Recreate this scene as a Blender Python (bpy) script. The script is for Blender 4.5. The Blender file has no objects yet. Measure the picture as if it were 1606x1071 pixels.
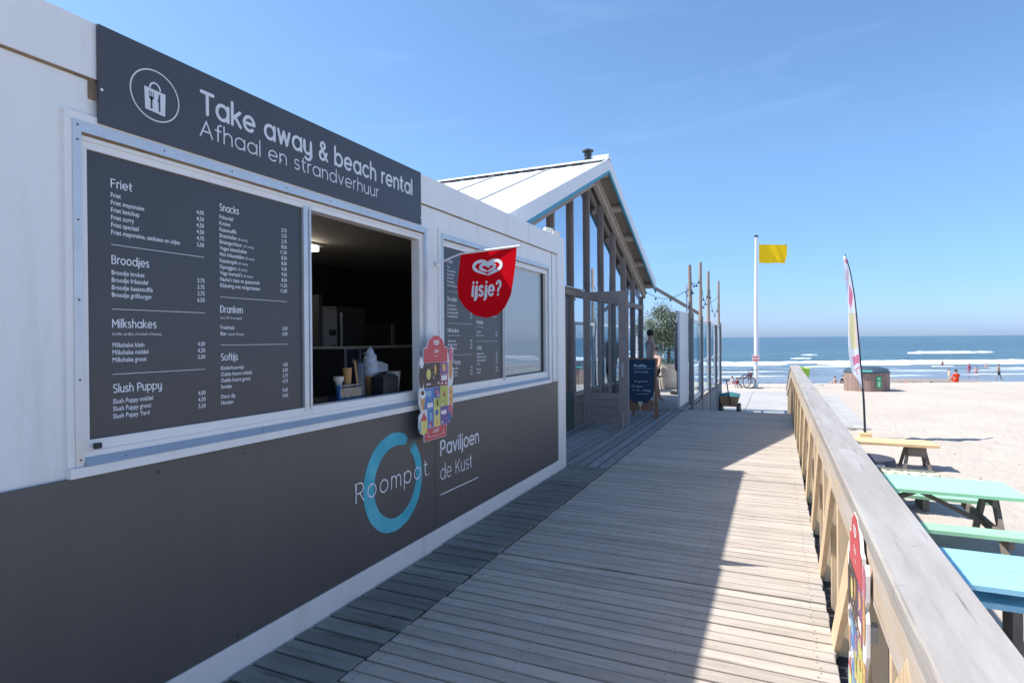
import bpy, bmesh, math, random
from mathutils import Vector, Matrix, noise
random.seed(7)
scene = bpy.context.scene
COL = scene.collection
rad = math.radians
PI = math.pi

# ------------------------------------------------------------------ camera
CAMZ = 1.55
F, YAW, PIT, ROL = 920.0, rad(24.29), rad(-0.24), rad(-0.44)
fw = Vector((-math.sin(YAW)*math.cos(PIT), math.cos(YAW)*math.cos(PIT), math.sin(PIT)))
rt0 = Vector((math.cos(YAW), math.sin(YAW), 0)); up0 = rt0.cross(fw)
rt = rt0*math.cos(ROL)+up0*math.sin(ROL); up = up0*math.cos(ROL)-rt0*math.sin(ROL)
cam_data = bpy.data.cameras.new('camera')
cam = bpy.data.objects.new('camera', cam_data); COL.objects.link(cam)
M3 = Matrix((rt, up, -fw)).transposed()
cam.matrix_world = Matrix.Translation((0, 0, CAMZ)) @ M3.to_4x4()
cam_data.sensor_width = 36.0
cam_data.lens = 36.0*F/1606.0
cam_data.clip_start = 0.05; cam_data.clip_end = 60000
scene.camera = cam

# ------------------------------------------------------------------ sky, sun, exposure
SUN_DIR = Vector((-0.719, -0.219, 1.0)).normalized()       # towards the sun
SUN_EL = math.asin(SUN_DIR.z); SUN_AZ = math.atan2(SUN_DIR.x, SUN_DIR.y)
world = bpy.data.worlds.new('World'); scene.world = world; world.use_nodes = True
nt = world.node_tree; nt.nodes.clear()
wo = nt.nodes.new('ShaderNodeOutputWorld'); bg = nt.nodes.new('ShaderNodeBackground')
sky = nt.nodes.new('ShaderNodeTexSky'); sky.sky_type = 'NISHITA'; sky.sun_disc = False
sky.sun_elevation = SUN_EL; sky.sun_rotation = SUN_AZ % (2*PI)
sky.altitude = 0; sky.air_density = 1.0; sky.dust_density = 0.6; sky.ozone_density = 2.2
# thin high cirrus mixed over the sky, everywhere in the dome
tc = nt.nodes.new('ShaderNodeTexCoord'); mp = nt.nodes.new('ShaderNodeMapping')
mp.inputs['Scale'].default_value = (2.2, 2.2, 11.0)
nz = nt.nodes.new('ShaderNodeTexNoise'); nz.inputs['Scale'].default_value = 1.6; nz.inputs['Detail'].default_value = 5
nz.inputs['Distortion'].default_value = 0.6
cr = nt.nodes.new('ShaderNodeValToRGB'); cr.color_ramp.elements[0].position = 0.56; cr.color_ramp.elements[1].position = 0.86
cr.color_ramp.elements[1].color = (0.07, 0.07, 0.07, 1)
mx = nt.nodes.new('ShaderNodeMixRGB'); mx.inputs[2].default_value = (7.5, 8.2, 9.2, 1)
L = nt.links.new
L(tc.outputs['Generated'], mp.inputs[0]); L(mp.outputs[0], nz.inputs['Vector']); L(nz.outputs['Fac'], cr.inputs[0])
L(cr.outputs[0], mx.inputs[0]); L(sky.outputs[0], mx.inputs[1]); # colour tint: the sky close to the horizon is made bluer than the model's, the same all round
sp_ = nt.nodes.new('ShaderNodeSeparateXYZ'); mr_ = nt.nodes.new('ShaderNodeValToRGB'); ml_ = nt.nodes.new('ShaderNodeMixRGB'); ml_.blend_type = 'MULTIPLY'; ml_.inputs[0].default_value = 1
e_ = mr_.color_ramp.elements; e_[0].position = 0.0; e_[0].color = (0.46, 0.62, 1.12, 1); e_[1].position = 0.70; e_[1].color = (0.82, 0.96, 1.04, 1)
e_.new(0.08).color = (0.47, 0.65, 0.99, 1); e_.new(0.28).color = (0.70, 0.865, 1.0, 1)
L(tc.outputs['Generated'], sp_.inputs[0]); L(sp_.outputs[2], mr_.inputs[0]); L(mx.outputs[0], ml_.inputs[1]); L(mr_.outputs[0], ml_.inputs[2]); L(ml_.outputs[0], bg.inputs[0])
bg.inputs[1].default_value = 0.125
L(bg.outputs[0], wo.inputs[0])
sun_d = bpy.data.lights.new('sun', 'SUN'); sun_d.energy = 4.05; sun_d.angle = rad(0.55); sun_d.color = (1.0, 0.955, 0.89)
sun = bpy.data.objects.new('sun', sun_d); COL.objects.link(sun)
sun.rotation_euler = SUN_DIR.to_track_quat('Z', 'Y').to_euler(); sun.location = (-30, -10, 40)
scene.view_settings.view_transform = 'Standard'; scene.view_settings.look = 'None'
scene.view_settings.gamma = 1.0; scene.view_settings.use_curve_mapping = False
scene.view_settings.exposure = 0.80
scene.render.engine = 'CYCLES'
scene.cycles.max_bounces = 8; scene.cycles.transparent_max_bounces = 12

# ------------------------------------------------------------------ materials
MATS = {}
def mat(name, col, rough=0.6, metal=0.0, var=0.0, vs=6.0, bump=0.0, bs=60.0, stretch=(1, 1, 1), rnd=0.0,
        spec=0.5, dirt=None, ds=1.5, dlo=0.5, dhi=0.75, emit=None, sheen=0.0, coat=0.0, trans=0.0):
    if name in MATS: return MATS[name]
    m = bpy.data.materials.new(name); m.use_nodes = True; n = m.node_tree.nodes; l = m.node_tree.links.new
    b = n['Principled BSDF']; b.inputs['Roughness'].default_value = rough; b.inputs['Metallic'].default_value = metal
    b.inputs['Specular IOR Level'].default_value = spec
    if coat: b.inputs['Coat Weight'].default_value = coat
    if trans: b.inputs['Transmission Weight'].default_value = trans
    c = (*col, 1.0); b.inputs['Base Color'].default_value = c
    if emit: b.inputs['Emission Color'].default_value = (*emit[0], 1); b.inputs['Emission Strength'].default_value = emit[1]
    if var or bump or rnd or dirt:
        t = n.new('ShaderNodeTexCoord'); mpp = n.new('ShaderNodeMapping'); mpp.inputs['Scale'].default_value = stretch
        oi = n.new('ShaderNodeObjectInfo'); vm = n.new('ShaderNodeVectorMath'); vm.operation = 'ADD'
        sc = n.new('ShaderNodeVectorMath'); sc.operation = 'SCALE'; sc.inputs['Scale'].default_value = 37.0
        cmb = n.new('ShaderNodeCombineXYZ')
        for k in range(3): l(oi.outputs['Random'], cmb.inputs[k])
        l(cmb.outputs[0], sc.inputs[0]); l(t.outputs['Object'], vm.inputs[0]); l(sc.outputs[0], vm.inputs[1])
        l(vm.outputs[0], mpp.inputs[0]); vec = mpp.outputs[0]
        last = None
        if var:
            x = n.new('ShaderNodeTexNoise'); x.inputs['Scale'].default_value = vs; x.inputs['Detail'].default_value = 6
            x.inputs['Roughness'].default_value = 0.65
            l(vec, x.inputs['Vector']); r = n.new('ShaderNodeMapRange')
            r.inputs[1].default_value = 0.25; r.inputs[2].default_value = 0.75
            r.inputs[3].default_value = 1-var; r.inputs[4].default_value = 1+var
            l(x.outputs['Fac'], r.inputs[0]); last = r.outputs[0]
        if rnd:
            r2 = n.new('ShaderNodeMapRange'); r2.inputs[3].default_value = 1-rnd; r2.inputs[4].default_value = 1+rnd
            l(oi.outputs['Random'], r2.inputs[0])
            if last is None: last = r2.outputs[0]
            else:
                mm = n.new('ShaderNodeMath'); mm.operation = 'MULTIPLY'; l(last, mm.inputs[0]); l(r2.outputs[0], mm.inputs[1]); last = mm.outputs[0]
        colout = None
        if last is not None:
            s = n.new('ShaderNodeVectorMath'); s.operation = 'SCALE'; s.inputs[0].default_value = col; l(last, s.inputs['Scale'])
            colout = s.outputs[0]
        if dirt:
            x2 = n.new('ShaderNodeTexNoise'); x2.inputs['Scale'].default_value = ds; x2.inputs['Detail'].default_value = 7; x2.inputs['Roughness'].default_value = 0.7
            l(vec, x2.inputs['Vector']); r3 = n.new('ShaderNodeMapRange'); r3.inputs[1].default_value = dlo; r3.inputs[2].default_value = dhi
            l(x2.outputs['Fac'], r3.inputs[0]); mxx = n.new('ShaderNodeMixRGB'); l(r3.outputs[0], mxx.inputs[0])
            if colout is not None: l(colout, mxx.inputs[1])
            else: mxx.inputs[1].default_value = c
            mxx.inputs[2].default_value = (*dirt, 1); colout = mxx.outputs[0]
        if colout is not None: l(colout, b.inputs['Base Color'])
        if bump:
            x3 = n.new('ShaderNodeTexNoise'); x3.inputs['Scale'].default_value = bs; x3.inputs['Detail'].default_value = 4
            l(vec, x3.inputs['Vector']); bp = n.new('ShaderNodeBump'); bp.inputs['Strength'].default_value = min(1, bump)
            bp.inputs['Distance'].default_value = 0.004 if bump <= 1 else 0.004*bump
            l(x3.outputs['Fac'], bp.inputs['Height']); l(bp.outputs[0], b.inputs['Normal'])
    MATS[name] = m; return m

def deck_mat(name, col, groove_axis, dirtcol, rnd=0.16, grain=1.0):
    """weathered decking, grain along the plank, fine milled grooves, per-plank tone"""
    if name in MATS: return MATS[name]
    m = mat(name, col, rough=0.82, var=0.13, vs=3.0, rnd=rnd, stretch=(1.6, 9, 9) if groove_axis == 'X' else (9, 1.6, 9),
            dirt=dirtcol, ds=0.9, dlo=0.50, dhi=0.80, spec=0.25)
    n = m.node_tree.nodes; l = m.node_tree.links.new; b = n['Principled BSDF']
    t = n.new('ShaderNodeTexCoord'); mpp = n.new('ShaderNodeMapping')
    mpp.inputs['Scale'].default_value = (2, 70, 10) if groove_axis == 'X' else (70, 2, 10)
    x = n.new('ShaderNodeTexNoise'); x.inputs['Scale'].default_value = 1.5; x.inputs['Detail'].default_value = 5
    l(t.outputs['Object'], mpp.inputs[0]); l(mpp.outputs[0], x.inputs['Vector'])
    bp = n.new('ShaderNodeBump'); bp.inputs['Strength'].default_value = 0.55*grain; bp.inputs['Distance'].default_value = 0.004
    l(x.outputs['Fac'], bp.inputs['Height']); l(bp.outputs[0], b.inputs['Normal'])
    return m

def glass_mat(name, tint=(0.9, 0.95, 1.0), gl=0.35, rough=0.0, back=None):
    """window pane: mirror-like coating over clear (or blind-backed) glass, stronger at grazing angles"""
    m = bpy.data.materials.new(name); m.use_nodes = True; n = m.node_tree.nodes; l = m.node_tree.links.new; n.clear()
    o = n.new('ShaderNodeOutputMaterial'); mixn = n.new('ShaderNodeMixShader'); g = n.new('ShaderNodeBsdfGlossy')
    g.inputs['Roughness'].default_value = rough; g.inputs['Color'].default_value = (0.92, 0.95, 1, 1)
    if back is None:
        tr = n.new('ShaderNodeBsdfTransparent'); tr.inputs[0].default_value = (*tint, 1)
    else:
        tr = n.new('ShaderNodeBsdfDiffuse'); tr.inputs[0].default_value = (*back, 1)
    lw = n.new('ShaderNodeLayerWeight'); lw.inputs['Blend'].default_value = 0.35
    mr = n.new('ShaderNodeMapRange'); mr.inputs[3].default_value = gl*0.45; mr.inputs[4].default_value = min(0.97, gl*1.6)
    t = n.new('ShaderNodeTexCoord'); x = n.new('ShaderNodeTexNoise'); x.inputs['Scale'].default_value = 0.9
    bp = n.new('ShaderNodeBump'); bp.inputs['Strength'].default_value = 0.05; bp.inputs['Distance'].default_value = 0.02
    l(t.outputs['Object'], x.inputs['Vector']); l(x.outputs['Fac'], bp.inputs['Height']); l(bp.outputs[0], g.inputs['Normal'])
    l(lw.outputs['Facing'], mr.inputs[0]); l(mr.outputs[0], mixn.inputs[0]); l(tr.outputs[0], mixn.inputs[1]); l(g.outputs[0], mixn.inputs[2])
    l(mixn.outputs[0], o.inputs[0]); MATS[name] = m; return m

def weather(m, axis_scale, col, lo, hi, scale=3.0, world=False, amt=1.0, detail=8):
    """mixes one more stain, crack or drift pattern with its own shape into a material's colour"""
    n = m.node_tree.nodes; l = m.node_tree.links.new; b = n['Principled BSDF']; src = b.inputs['Base Color']
    if world:
        g = n.new('ShaderNodeNewGeometry'); vec = g.outputs['Position']
    else:
        t = n.new('ShaderNodeTexCoord'); oi = n.new('ShaderNodeObjectInfo'); sc = n.new('ShaderNodeVectorMath'); sc.operation = 'MULTIPLY_ADD'
        cmb = n.new('ShaderNodeCombineXYZ')
        for k in range(3): l(oi.outputs['Random'], cmb.inputs[k])
        sc.inputs[1].default_value = (53, 53, 53); l(cmb.outputs[0], sc.inputs[0]); l(t.outputs['Object'], sc.inputs[2]); vec = sc.outputs[0]
    mp_ = n.new('ShaderNodeMapping'); mp_.inputs['Scale'].default_value = axis_scale; l(vec, mp_.inputs[0])
    x = n.new('ShaderNodeTexNoise'); x.inputs['Scale'].default_value = scale; x.inputs['Detail'].default_value = detail; x.inputs['Roughness'].default_value = 0.6; l(mp_.outputs[0], x.inputs['Vector'])
    r = n.new('ShaderNodeMapRange'); r.inputs[1].default_value = lo; r.inputs[2].default_value = hi; r.inputs[4].default_value = amt; l(x.outputs['Fac'], r.inputs[0])
    mixn = n.new('ShaderNodeMixRGB'); mixn.inputs[2].default_value = (*col, 1); l(r.outputs[0], mixn.inputs[0])
    if src.is_linked: l(src.links[0].from_socket, mixn.inputs[1])
    else: mixn.inputs[1].default_value = src.default_value
    l(mixn.outputs[0], src); return m

WHITE = mat('white_laminate', (0.83, 0.82, 0.80), 0.42, var=0.035, vs=2.5, stretch=(1, 2.2, 0.25), dirt=(0.60, 0.56, 0.49), ds=2.2, dlo=0.56, dhi=0.95)
WTRIM = mat('white_trim', (0.83, 0.81, 0.78), 0.38, var=0.05, vs=5, dirt=(0.5, 0.46, 0.4), ds=5, dlo=0.62, dhi=0.9)
ALU = mat('brushed_aluminium', (0.60, 0.62, 0.64), 0.38, metal=0.45, var=0.08, vs=9)
GALV = mat('sky_tinted_flashing', (0.36, 0.41, 0.46), 0.5, metal=0.1, var=0.07, vs=5)  # blue-grey base colour stands for the sky reflected in the metal sill
PANEL = mat('anthracite_panel', (0.098, 0.092, 0.088), 0.42, var=0.07, vs=3, stretch=(1, 2, 0.4), bump=0.15, bs=300, dirt=(0.13, 0.12, 0.11), ds=2.0, dlo=0.55, dhi=0.9)
SIGN = mat('slate_sign_board', (0.066, 0.067, 0.078), 0.42, var=0.04, vs=1.5)
MENU = mat('menu_board_slate', (0.062, 0.062, 0.068), 0.38, var=0.04, vs=1.5)
INK = mat('white_lettering', (0.80, 0.81, 0.84), 0.6)
INK2 = mat('pale_lettering', (0.68, 0.70, 0.74), 0.6)
RUST = mat('rusty_joint', (0.22, 0.155, 0.095), 0.8, var=0.4, vs=12)
BLACK = mat('black_screw', (0.02, 0.02, 0.022), 0.5)
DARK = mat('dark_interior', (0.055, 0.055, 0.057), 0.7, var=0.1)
STEEL = mat('stainless_steel', (0.40, 0.40, 0.41), 0.45, metal=0.3, var=0.1, vs=3)
DECK = deck_mat('weathered_decking', (0.465, 0.41, 0.355), "X", (0.31, 0.265, 0.22), rnd=0.12)
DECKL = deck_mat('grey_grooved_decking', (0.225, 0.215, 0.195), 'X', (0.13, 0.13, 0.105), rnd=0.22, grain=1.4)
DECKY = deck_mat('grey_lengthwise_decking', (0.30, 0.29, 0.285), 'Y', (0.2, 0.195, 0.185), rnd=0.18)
TERR = deck_mat('terrace_decking', (0.42, 0.39, 0.36), 'X', (0.28, 0.26, 0.24))
PINE = mat('fresh_pine', (0.66, 0.50, 0.32), 0.7, var=0.12, vs=2.5, stretch=(6, 6, 1.2), bump=0.4, bs=30, rnd=0.08, dirt=(0.50, 0.34, 0.19), ds=2.2, dlo=0.6, dhi=0.72)
CAPW = mat('silvered_handrail', (0.37, 0.335, 0.30), 0.55, var=0.10, vs=5, stretch=(7, 0.8, 7), bump=0.25, bs=7, dirt=(0.46, 0.435, 0.41), ds=1.6, dlo=0.45, dhi=0.75, rnd=0.05)
FASC = mat('handrail_fascia', (0.52, 0.41, 0.29), 0.66, var=0.12, vs=2.5, stretch=(6, 1, 5), bump=0.25, bs=12, dirt=(0.52, 0.46, 0.42), ds=1.8, dlo=0.42, dhi=0.6, rnd=0.05)
GWOOD = mat('brown_grey_timber', (0.235, 0.195, 0.175), 0.75, var=0.22, vs=3, stretch=(8, 8, 1.2), bump=0.5, bs=20, rnd=0.12)
GWOODL = mat('pale_grey_timber', (0.38, 0.33, 0.29), 0.75, var=0.2, vs=3, stretch=(6, 6, 1.2), bump=0.4, bs=20, rnd=0.1)
SOFF = mat('roof_soffit', (0.40, 0.35, 0.30), 0.8, var=0.1)
ROOFW = mat('white_roof_sheet', (0.78, 0.79, 0.80), 0.45, var=0.03, vs=1.0)
TEAL = mat('teal_trim', (0.05, 0.30, 0.42), 0.5, var=0.05)
SCRW = mat('grey_screen_post', (0.20, 0.21, 0.22), 0.7, var=0.15, vs=3, stretch=(5, 5, 1), rnd=0.1)
POLEW = mat('bleached_pole', (0.36, 0.29, 0.24), 0.8, var=0.15, vs=4, stretch=(4, 4, 1))
GLASS = glass_mat('pavilion_glass', (0.42, 0.52, 0.62), 0.95)
DGLASS = glass_mat('door_glass', (0.80, 0.86, 0.88), 0.20)
SGLASS = glass_mat('screen_glass', (0.88, 0.94, 0.96), 0.12)
BLINDG = glass_mat('blinded_window_glass', gl=0.13, back=(0.47, 0.51, 0.50))

for m_, ax_, dk in ((CAPW, (60, 1.1, 60), (0.16, 0.14, 0.125)), (FASC, (40, 1.0, 60), (0.28, 0.20, 0.13)), (PINE, (45, 45, 1.6), (0.38, 0.24, 0.13)), (GWOOD, (60, 60, 1.5), (0.09, 0.07, 0.06))):
    weather(m_, ax_, dk, 0.61, 0.66, 1.0, amt=0.75)
weather(CAPW, (1, 1, 1), (0.25, 0.22, 0.20), 0.66, 0.72, 9.0, amt=0.8)
weather(PINE, (1, 1, 1), (0.30, 0.16, 0.08), 0.69, 0.73, 11.0, amt=0.9)
for m_ in (DECK, TERR):
    weather(m_, (70, 2.0, 1) if False else (2.0, 70, 1), (0.20, 0.17, 0.145), 0.60, 0.67, 1.0, amt=0.6)
    weather(m_, (1, 1, 1), (0.55, 0.47, 0.38), 0.54, 0.72, 1.1, world=True, amt=0.55)
    weather(m_, (1, 1.6, 1), (0.22, 0.185, 0.15), 0.66, 0.74, 3.6, world=True, amt=0.65)
weather(DECKL, (1, 1, 1), (0.30, 0.29, 0.26), 0.50, 0.75, 2.4, world=True, amt=0.6)
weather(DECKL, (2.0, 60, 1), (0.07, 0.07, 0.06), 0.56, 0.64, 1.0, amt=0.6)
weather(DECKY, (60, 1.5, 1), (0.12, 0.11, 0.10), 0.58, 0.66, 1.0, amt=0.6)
weather(PANEL, (1, 1, 1), (0.16, 0.15, 0.14), 0.60, 0.80, 0.9, world=True, amt=0.35)
weather(PANEL, (1, 1, 1), (0.22, 0.21, 0.20), 0.73, 0.77, 14.0, world=True, amt=0.5)
weather(WHITE, (1, 1, 1), (0.42, 0.40, 0.37), 0.71, 0.76, 9.0, world=True, amt=0.45)
weather(WTRIM, (1, 0.6, 0.6), (0.45, 0.38, 0.30), 0.66, 0.74, 12.0, world=True, amt=0.5)

# ------------------------------------------------------------------ mesh helpers
class MB:
    def __init__(s): s.v = []; s.f = []; s.mi = []; s.cur = 0
    def add(s, vs, fs, mi=None):
        o = len(s.v); s.v += [Vector(p) for p in vs]; s.f += [tuple(i+o for i in f) for f in fs]
        s.mi += [s.cur if mi is None else mi]*len(fs); return s
    def box(s, x0, x1, y0, y1, z0, z1, mi=None):
        vs = [(x, y, z) for z in (z0, z1) for y in (y0, y1) for x in (x0, x1)]
        return s.add(vs, [(0, 2, 3, 1), (4, 5, 7, 6), (0, 1, 5, 4), (1, 3, 7, 5), (3, 2, 6, 7), (2, 0, 4, 6)], mi)
    def bbox(s, x0, x1, y0, y1, z0, z1, r=0.004, mi=None):
        """box with its top long edges eased"""
        vs = []
        for z, q in ((z0, 0), (z1-r, 0), (z1, r)):
            vs += [(x0+q, y0+q, z), (x1-q, y0+q, z), (x1-q, y1-q, z), (x0+q, y1-q, z)]
        fs = [(3, 2, 1, 0), (8, 9, 10, 11)]
        for a in (0, 4):
            for k in range(4): fs.append((a+k, a+(k+1) % 4, a+4+(k+1) % 4, a+4+k))
        return s.add(vs, fs, mi)
    def tube(s, pts, r, n=8, mi=None, caps=True):
        pts = [Vector(p) for p in pts]; rs = r if isinstance(r, (list, tuple)) else [r]*len(pts)
        vs = []; fs = []
        for i, p in enumerate(pts):
            d = (pts[min(i+1, len(pts)-1)]-pts[max(i-1, 0)]).normalized()
            a = Vector((0, 0, 1)) if abs(d.z) < 0.9 else Vector((1, 0, 0))
            u = d.cross(a).normalized(); w = d.cross(u)
            for k in range(n):
                t = 2*PI*k/n; vs.append(p+(u*math.cos(t)+w*math.sin(t))*rs[i])
        for i in range(len(pts)-1):
            for k in range(n):
                a = i*n+k; b = i*n+(k+1) % n; fs.append((a, a+n, b+n, b))
        if caps: fs.append(tuple(range(n))); fs.append(tuple(range((len(pts)-1)*n+n-1, (len(pts)-1)*n-1, -1)))
        return s.add(vs, fs, mi)
    def beam(s, a, b, w, h, up=(0, 0, 1), mi=None):
        """rectangular bar from a to b, w across, h along 'up'"""
        a = Vector(a); b = Vector(b); d = (b-a).normalized(); u = Vector(up)
        x = d.cross(u).normalized()*w/2; y = x.cross(d).normalized()*h/2
        vs = [a-x-y, a+x-y, a+x+y, a-x+y, b-x-y, b+x-y, b+x+y, b-x+y]
        return s.add(vs, [(0, 1, 2, 3), (7, 6, 5, 4), (0, 4, 5, 1), (1, 5, 6, 2), (2, 6, 7, 3), (3, 7, 4, 0)], mi)
    def lathe(s, prof, c=(0, 0, 0), n=20, mi=None):
        c = Vector(c); vs = []; fs = []
        for r, z in prof:
            for k in range(n): vs.append(c+Vector((r*math.cos(2*PI*k/n), r*math.sin(2*PI*k/n), z)))
        for i in range(len(prof)-1):
            for k in range(n):
                a = i*n+k; b = i*n+(k+1) % n; fs.append((a, b, b+n, a+n))
        fs.append(tuple(range(n-1, -1, -1))); fs.append(tuple(range((len(prof)-1)*n, len(prof)*n)))
        return s.add(vs, fs, mi)
    def prism(s, poly, fn, t, mi=None):
        """poly (2D) mapped by fn(u,v,d) at depth 0 and t"""
        n = len(poly); vs = [fn(u, v, 0) for u, v in poly]+[fn(u, v, t) for u, v in poly]
        fs = [tuple(range(n)), tuple(range(2*n-1, n-1, -1))]+[(k, k+n, (k+1) % n+n, (k+1) % n) for k in range(n)]
        return s.add(vs, fs, mi)
    def ball(s, c, r, n=8, mi=None, sz=1.0):
        prof = [(max(1e-4, r*math.sin(PI*k/n)), -r*sz*math.cos(PI*k/n)) for k in range(n+1)]
        return s.lathe(prof, c, n+2, mi)
    def mesh(s, name, mats, off=(0, 0, 0), smooth=False, fix=True):
        me = bpy.data.meshes.new(name); o = Vector(off)
        me.from_pydata([tuple(v-o) for v in s.v], [], s.f)
        for m in (mats if isinstance(mats, (list, tuple)) else [mats]): me.materials.append(m)
        me.polygons.foreach_set('material_index', s.mi)
        if fix:
            bm = bmesh.new(); bm.from_mesh(me); bmesh.ops.recalc_face_normals(bm, faces=bm.faces); bm.to_mesh(me); bm.free()
        if smooth:
            me.polygons.foreach_set('use_smooth', [True]*len(me.polygons))
            if hasattr(me, 'set_sharp_from_angle'): me.set_sharp_from_angle(angle=rad(40))
        me.update(); return me

def base_of(p):
    v = Vector((0, 0, 0))
    while p is not None: v += p.location; p = p.parent
    return v
def part(name, mb, mats, parent=None, smooth=False, label=None, kind=None, fix=True):
    """one mesh object; the MB holds world coordinates (parents are unrotated while building)"""
    off = base_of(parent) if parent else Vector((0, 0, 0))
    o = bpy.data.objects.new(name, mb.mesh(name, mats, off, smooth, fix)); COL.objects.link(o)
    if parent: o.parent = parent
    if label: o['label'] = label
    if kind: o['kind'] = kind
    return o
def thing(name, label, cat, loc=(0, 0, 0), group=None, kind=None):
    o = bpy.data.objects.new(name, None); COL.objects.link(o); o.location = loc; o.empty_display_size = 0.1
    if kind: o['kind'] = kind
    else: o['label'] = label; o['category'] = cat
    if group: o['group'] = group
    return o
def tagged(o, label, cat, group=None):
    o['label'] = label; o['category'] = cat
    if group: o['group'] = group
    return o
def recentre(o, loc):
    """move a top-level mesh's origin to its base"""
    o.data.transform(Matrix.Translation(-Vector(loc))); o.location = loc; return o
def inst(name, me, loc, parent, rot=(0, 0, 0), kind=None):
    o = bpy.data.objects.new(name, me); COL.objects.link(o); o.parent = parent; o.location = loc; o.rotation_euler = rot
    if kind: o['kind'] = kind
    return o
def copy_tree(o, parent=None):
    c = o.copy(); COL.objects.link(c)
    if parent is not None: c.parent = parent
    for ch in o.children: copy_tree(ch, c)
    return c

# text ------------------------------------------------------------
def cloth_mat(name, col, rough=0.8, trans=0.45):
    m = bpy.data.materials.new(name); m.use_nodes = True; n = m.node_tree.nodes; l = m.node_tree.links.new; n.clear()
    o = n.new('ShaderNodeOutputMaterial'); mi = n.new('ShaderNodeMixShader'); d = n.new('ShaderNodeBsdfDiffuse'); t = n.new('ShaderNodeBsdfTranslucent')
    d.inputs[0].default_value = (*col, 1); t.inputs[0].default_value = (*col, 1); mi.inputs[0].default_value = trans
    l(d.outputs[0], mi.inputs[1]); l(t.outputs[0], mi.inputs[2]); l(mi.outputs[0], o.inputs[0]); return m
def arc(cx, cy, r, a0, a1, n=None, ry=None):
    n = n or max(4, int(abs(a1-a0)/15)); ry = ry or r
    return [(cx+r*math.cos(rad(a0+(a1-a0)*k/n)), cy+ry*math.sin(rad(a0+(a1-a0)*k/n))) for k in range(n+1)]
O_ = lambda cx=.25: arc(cx, .25, .25, 90, 450, 24)
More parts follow.
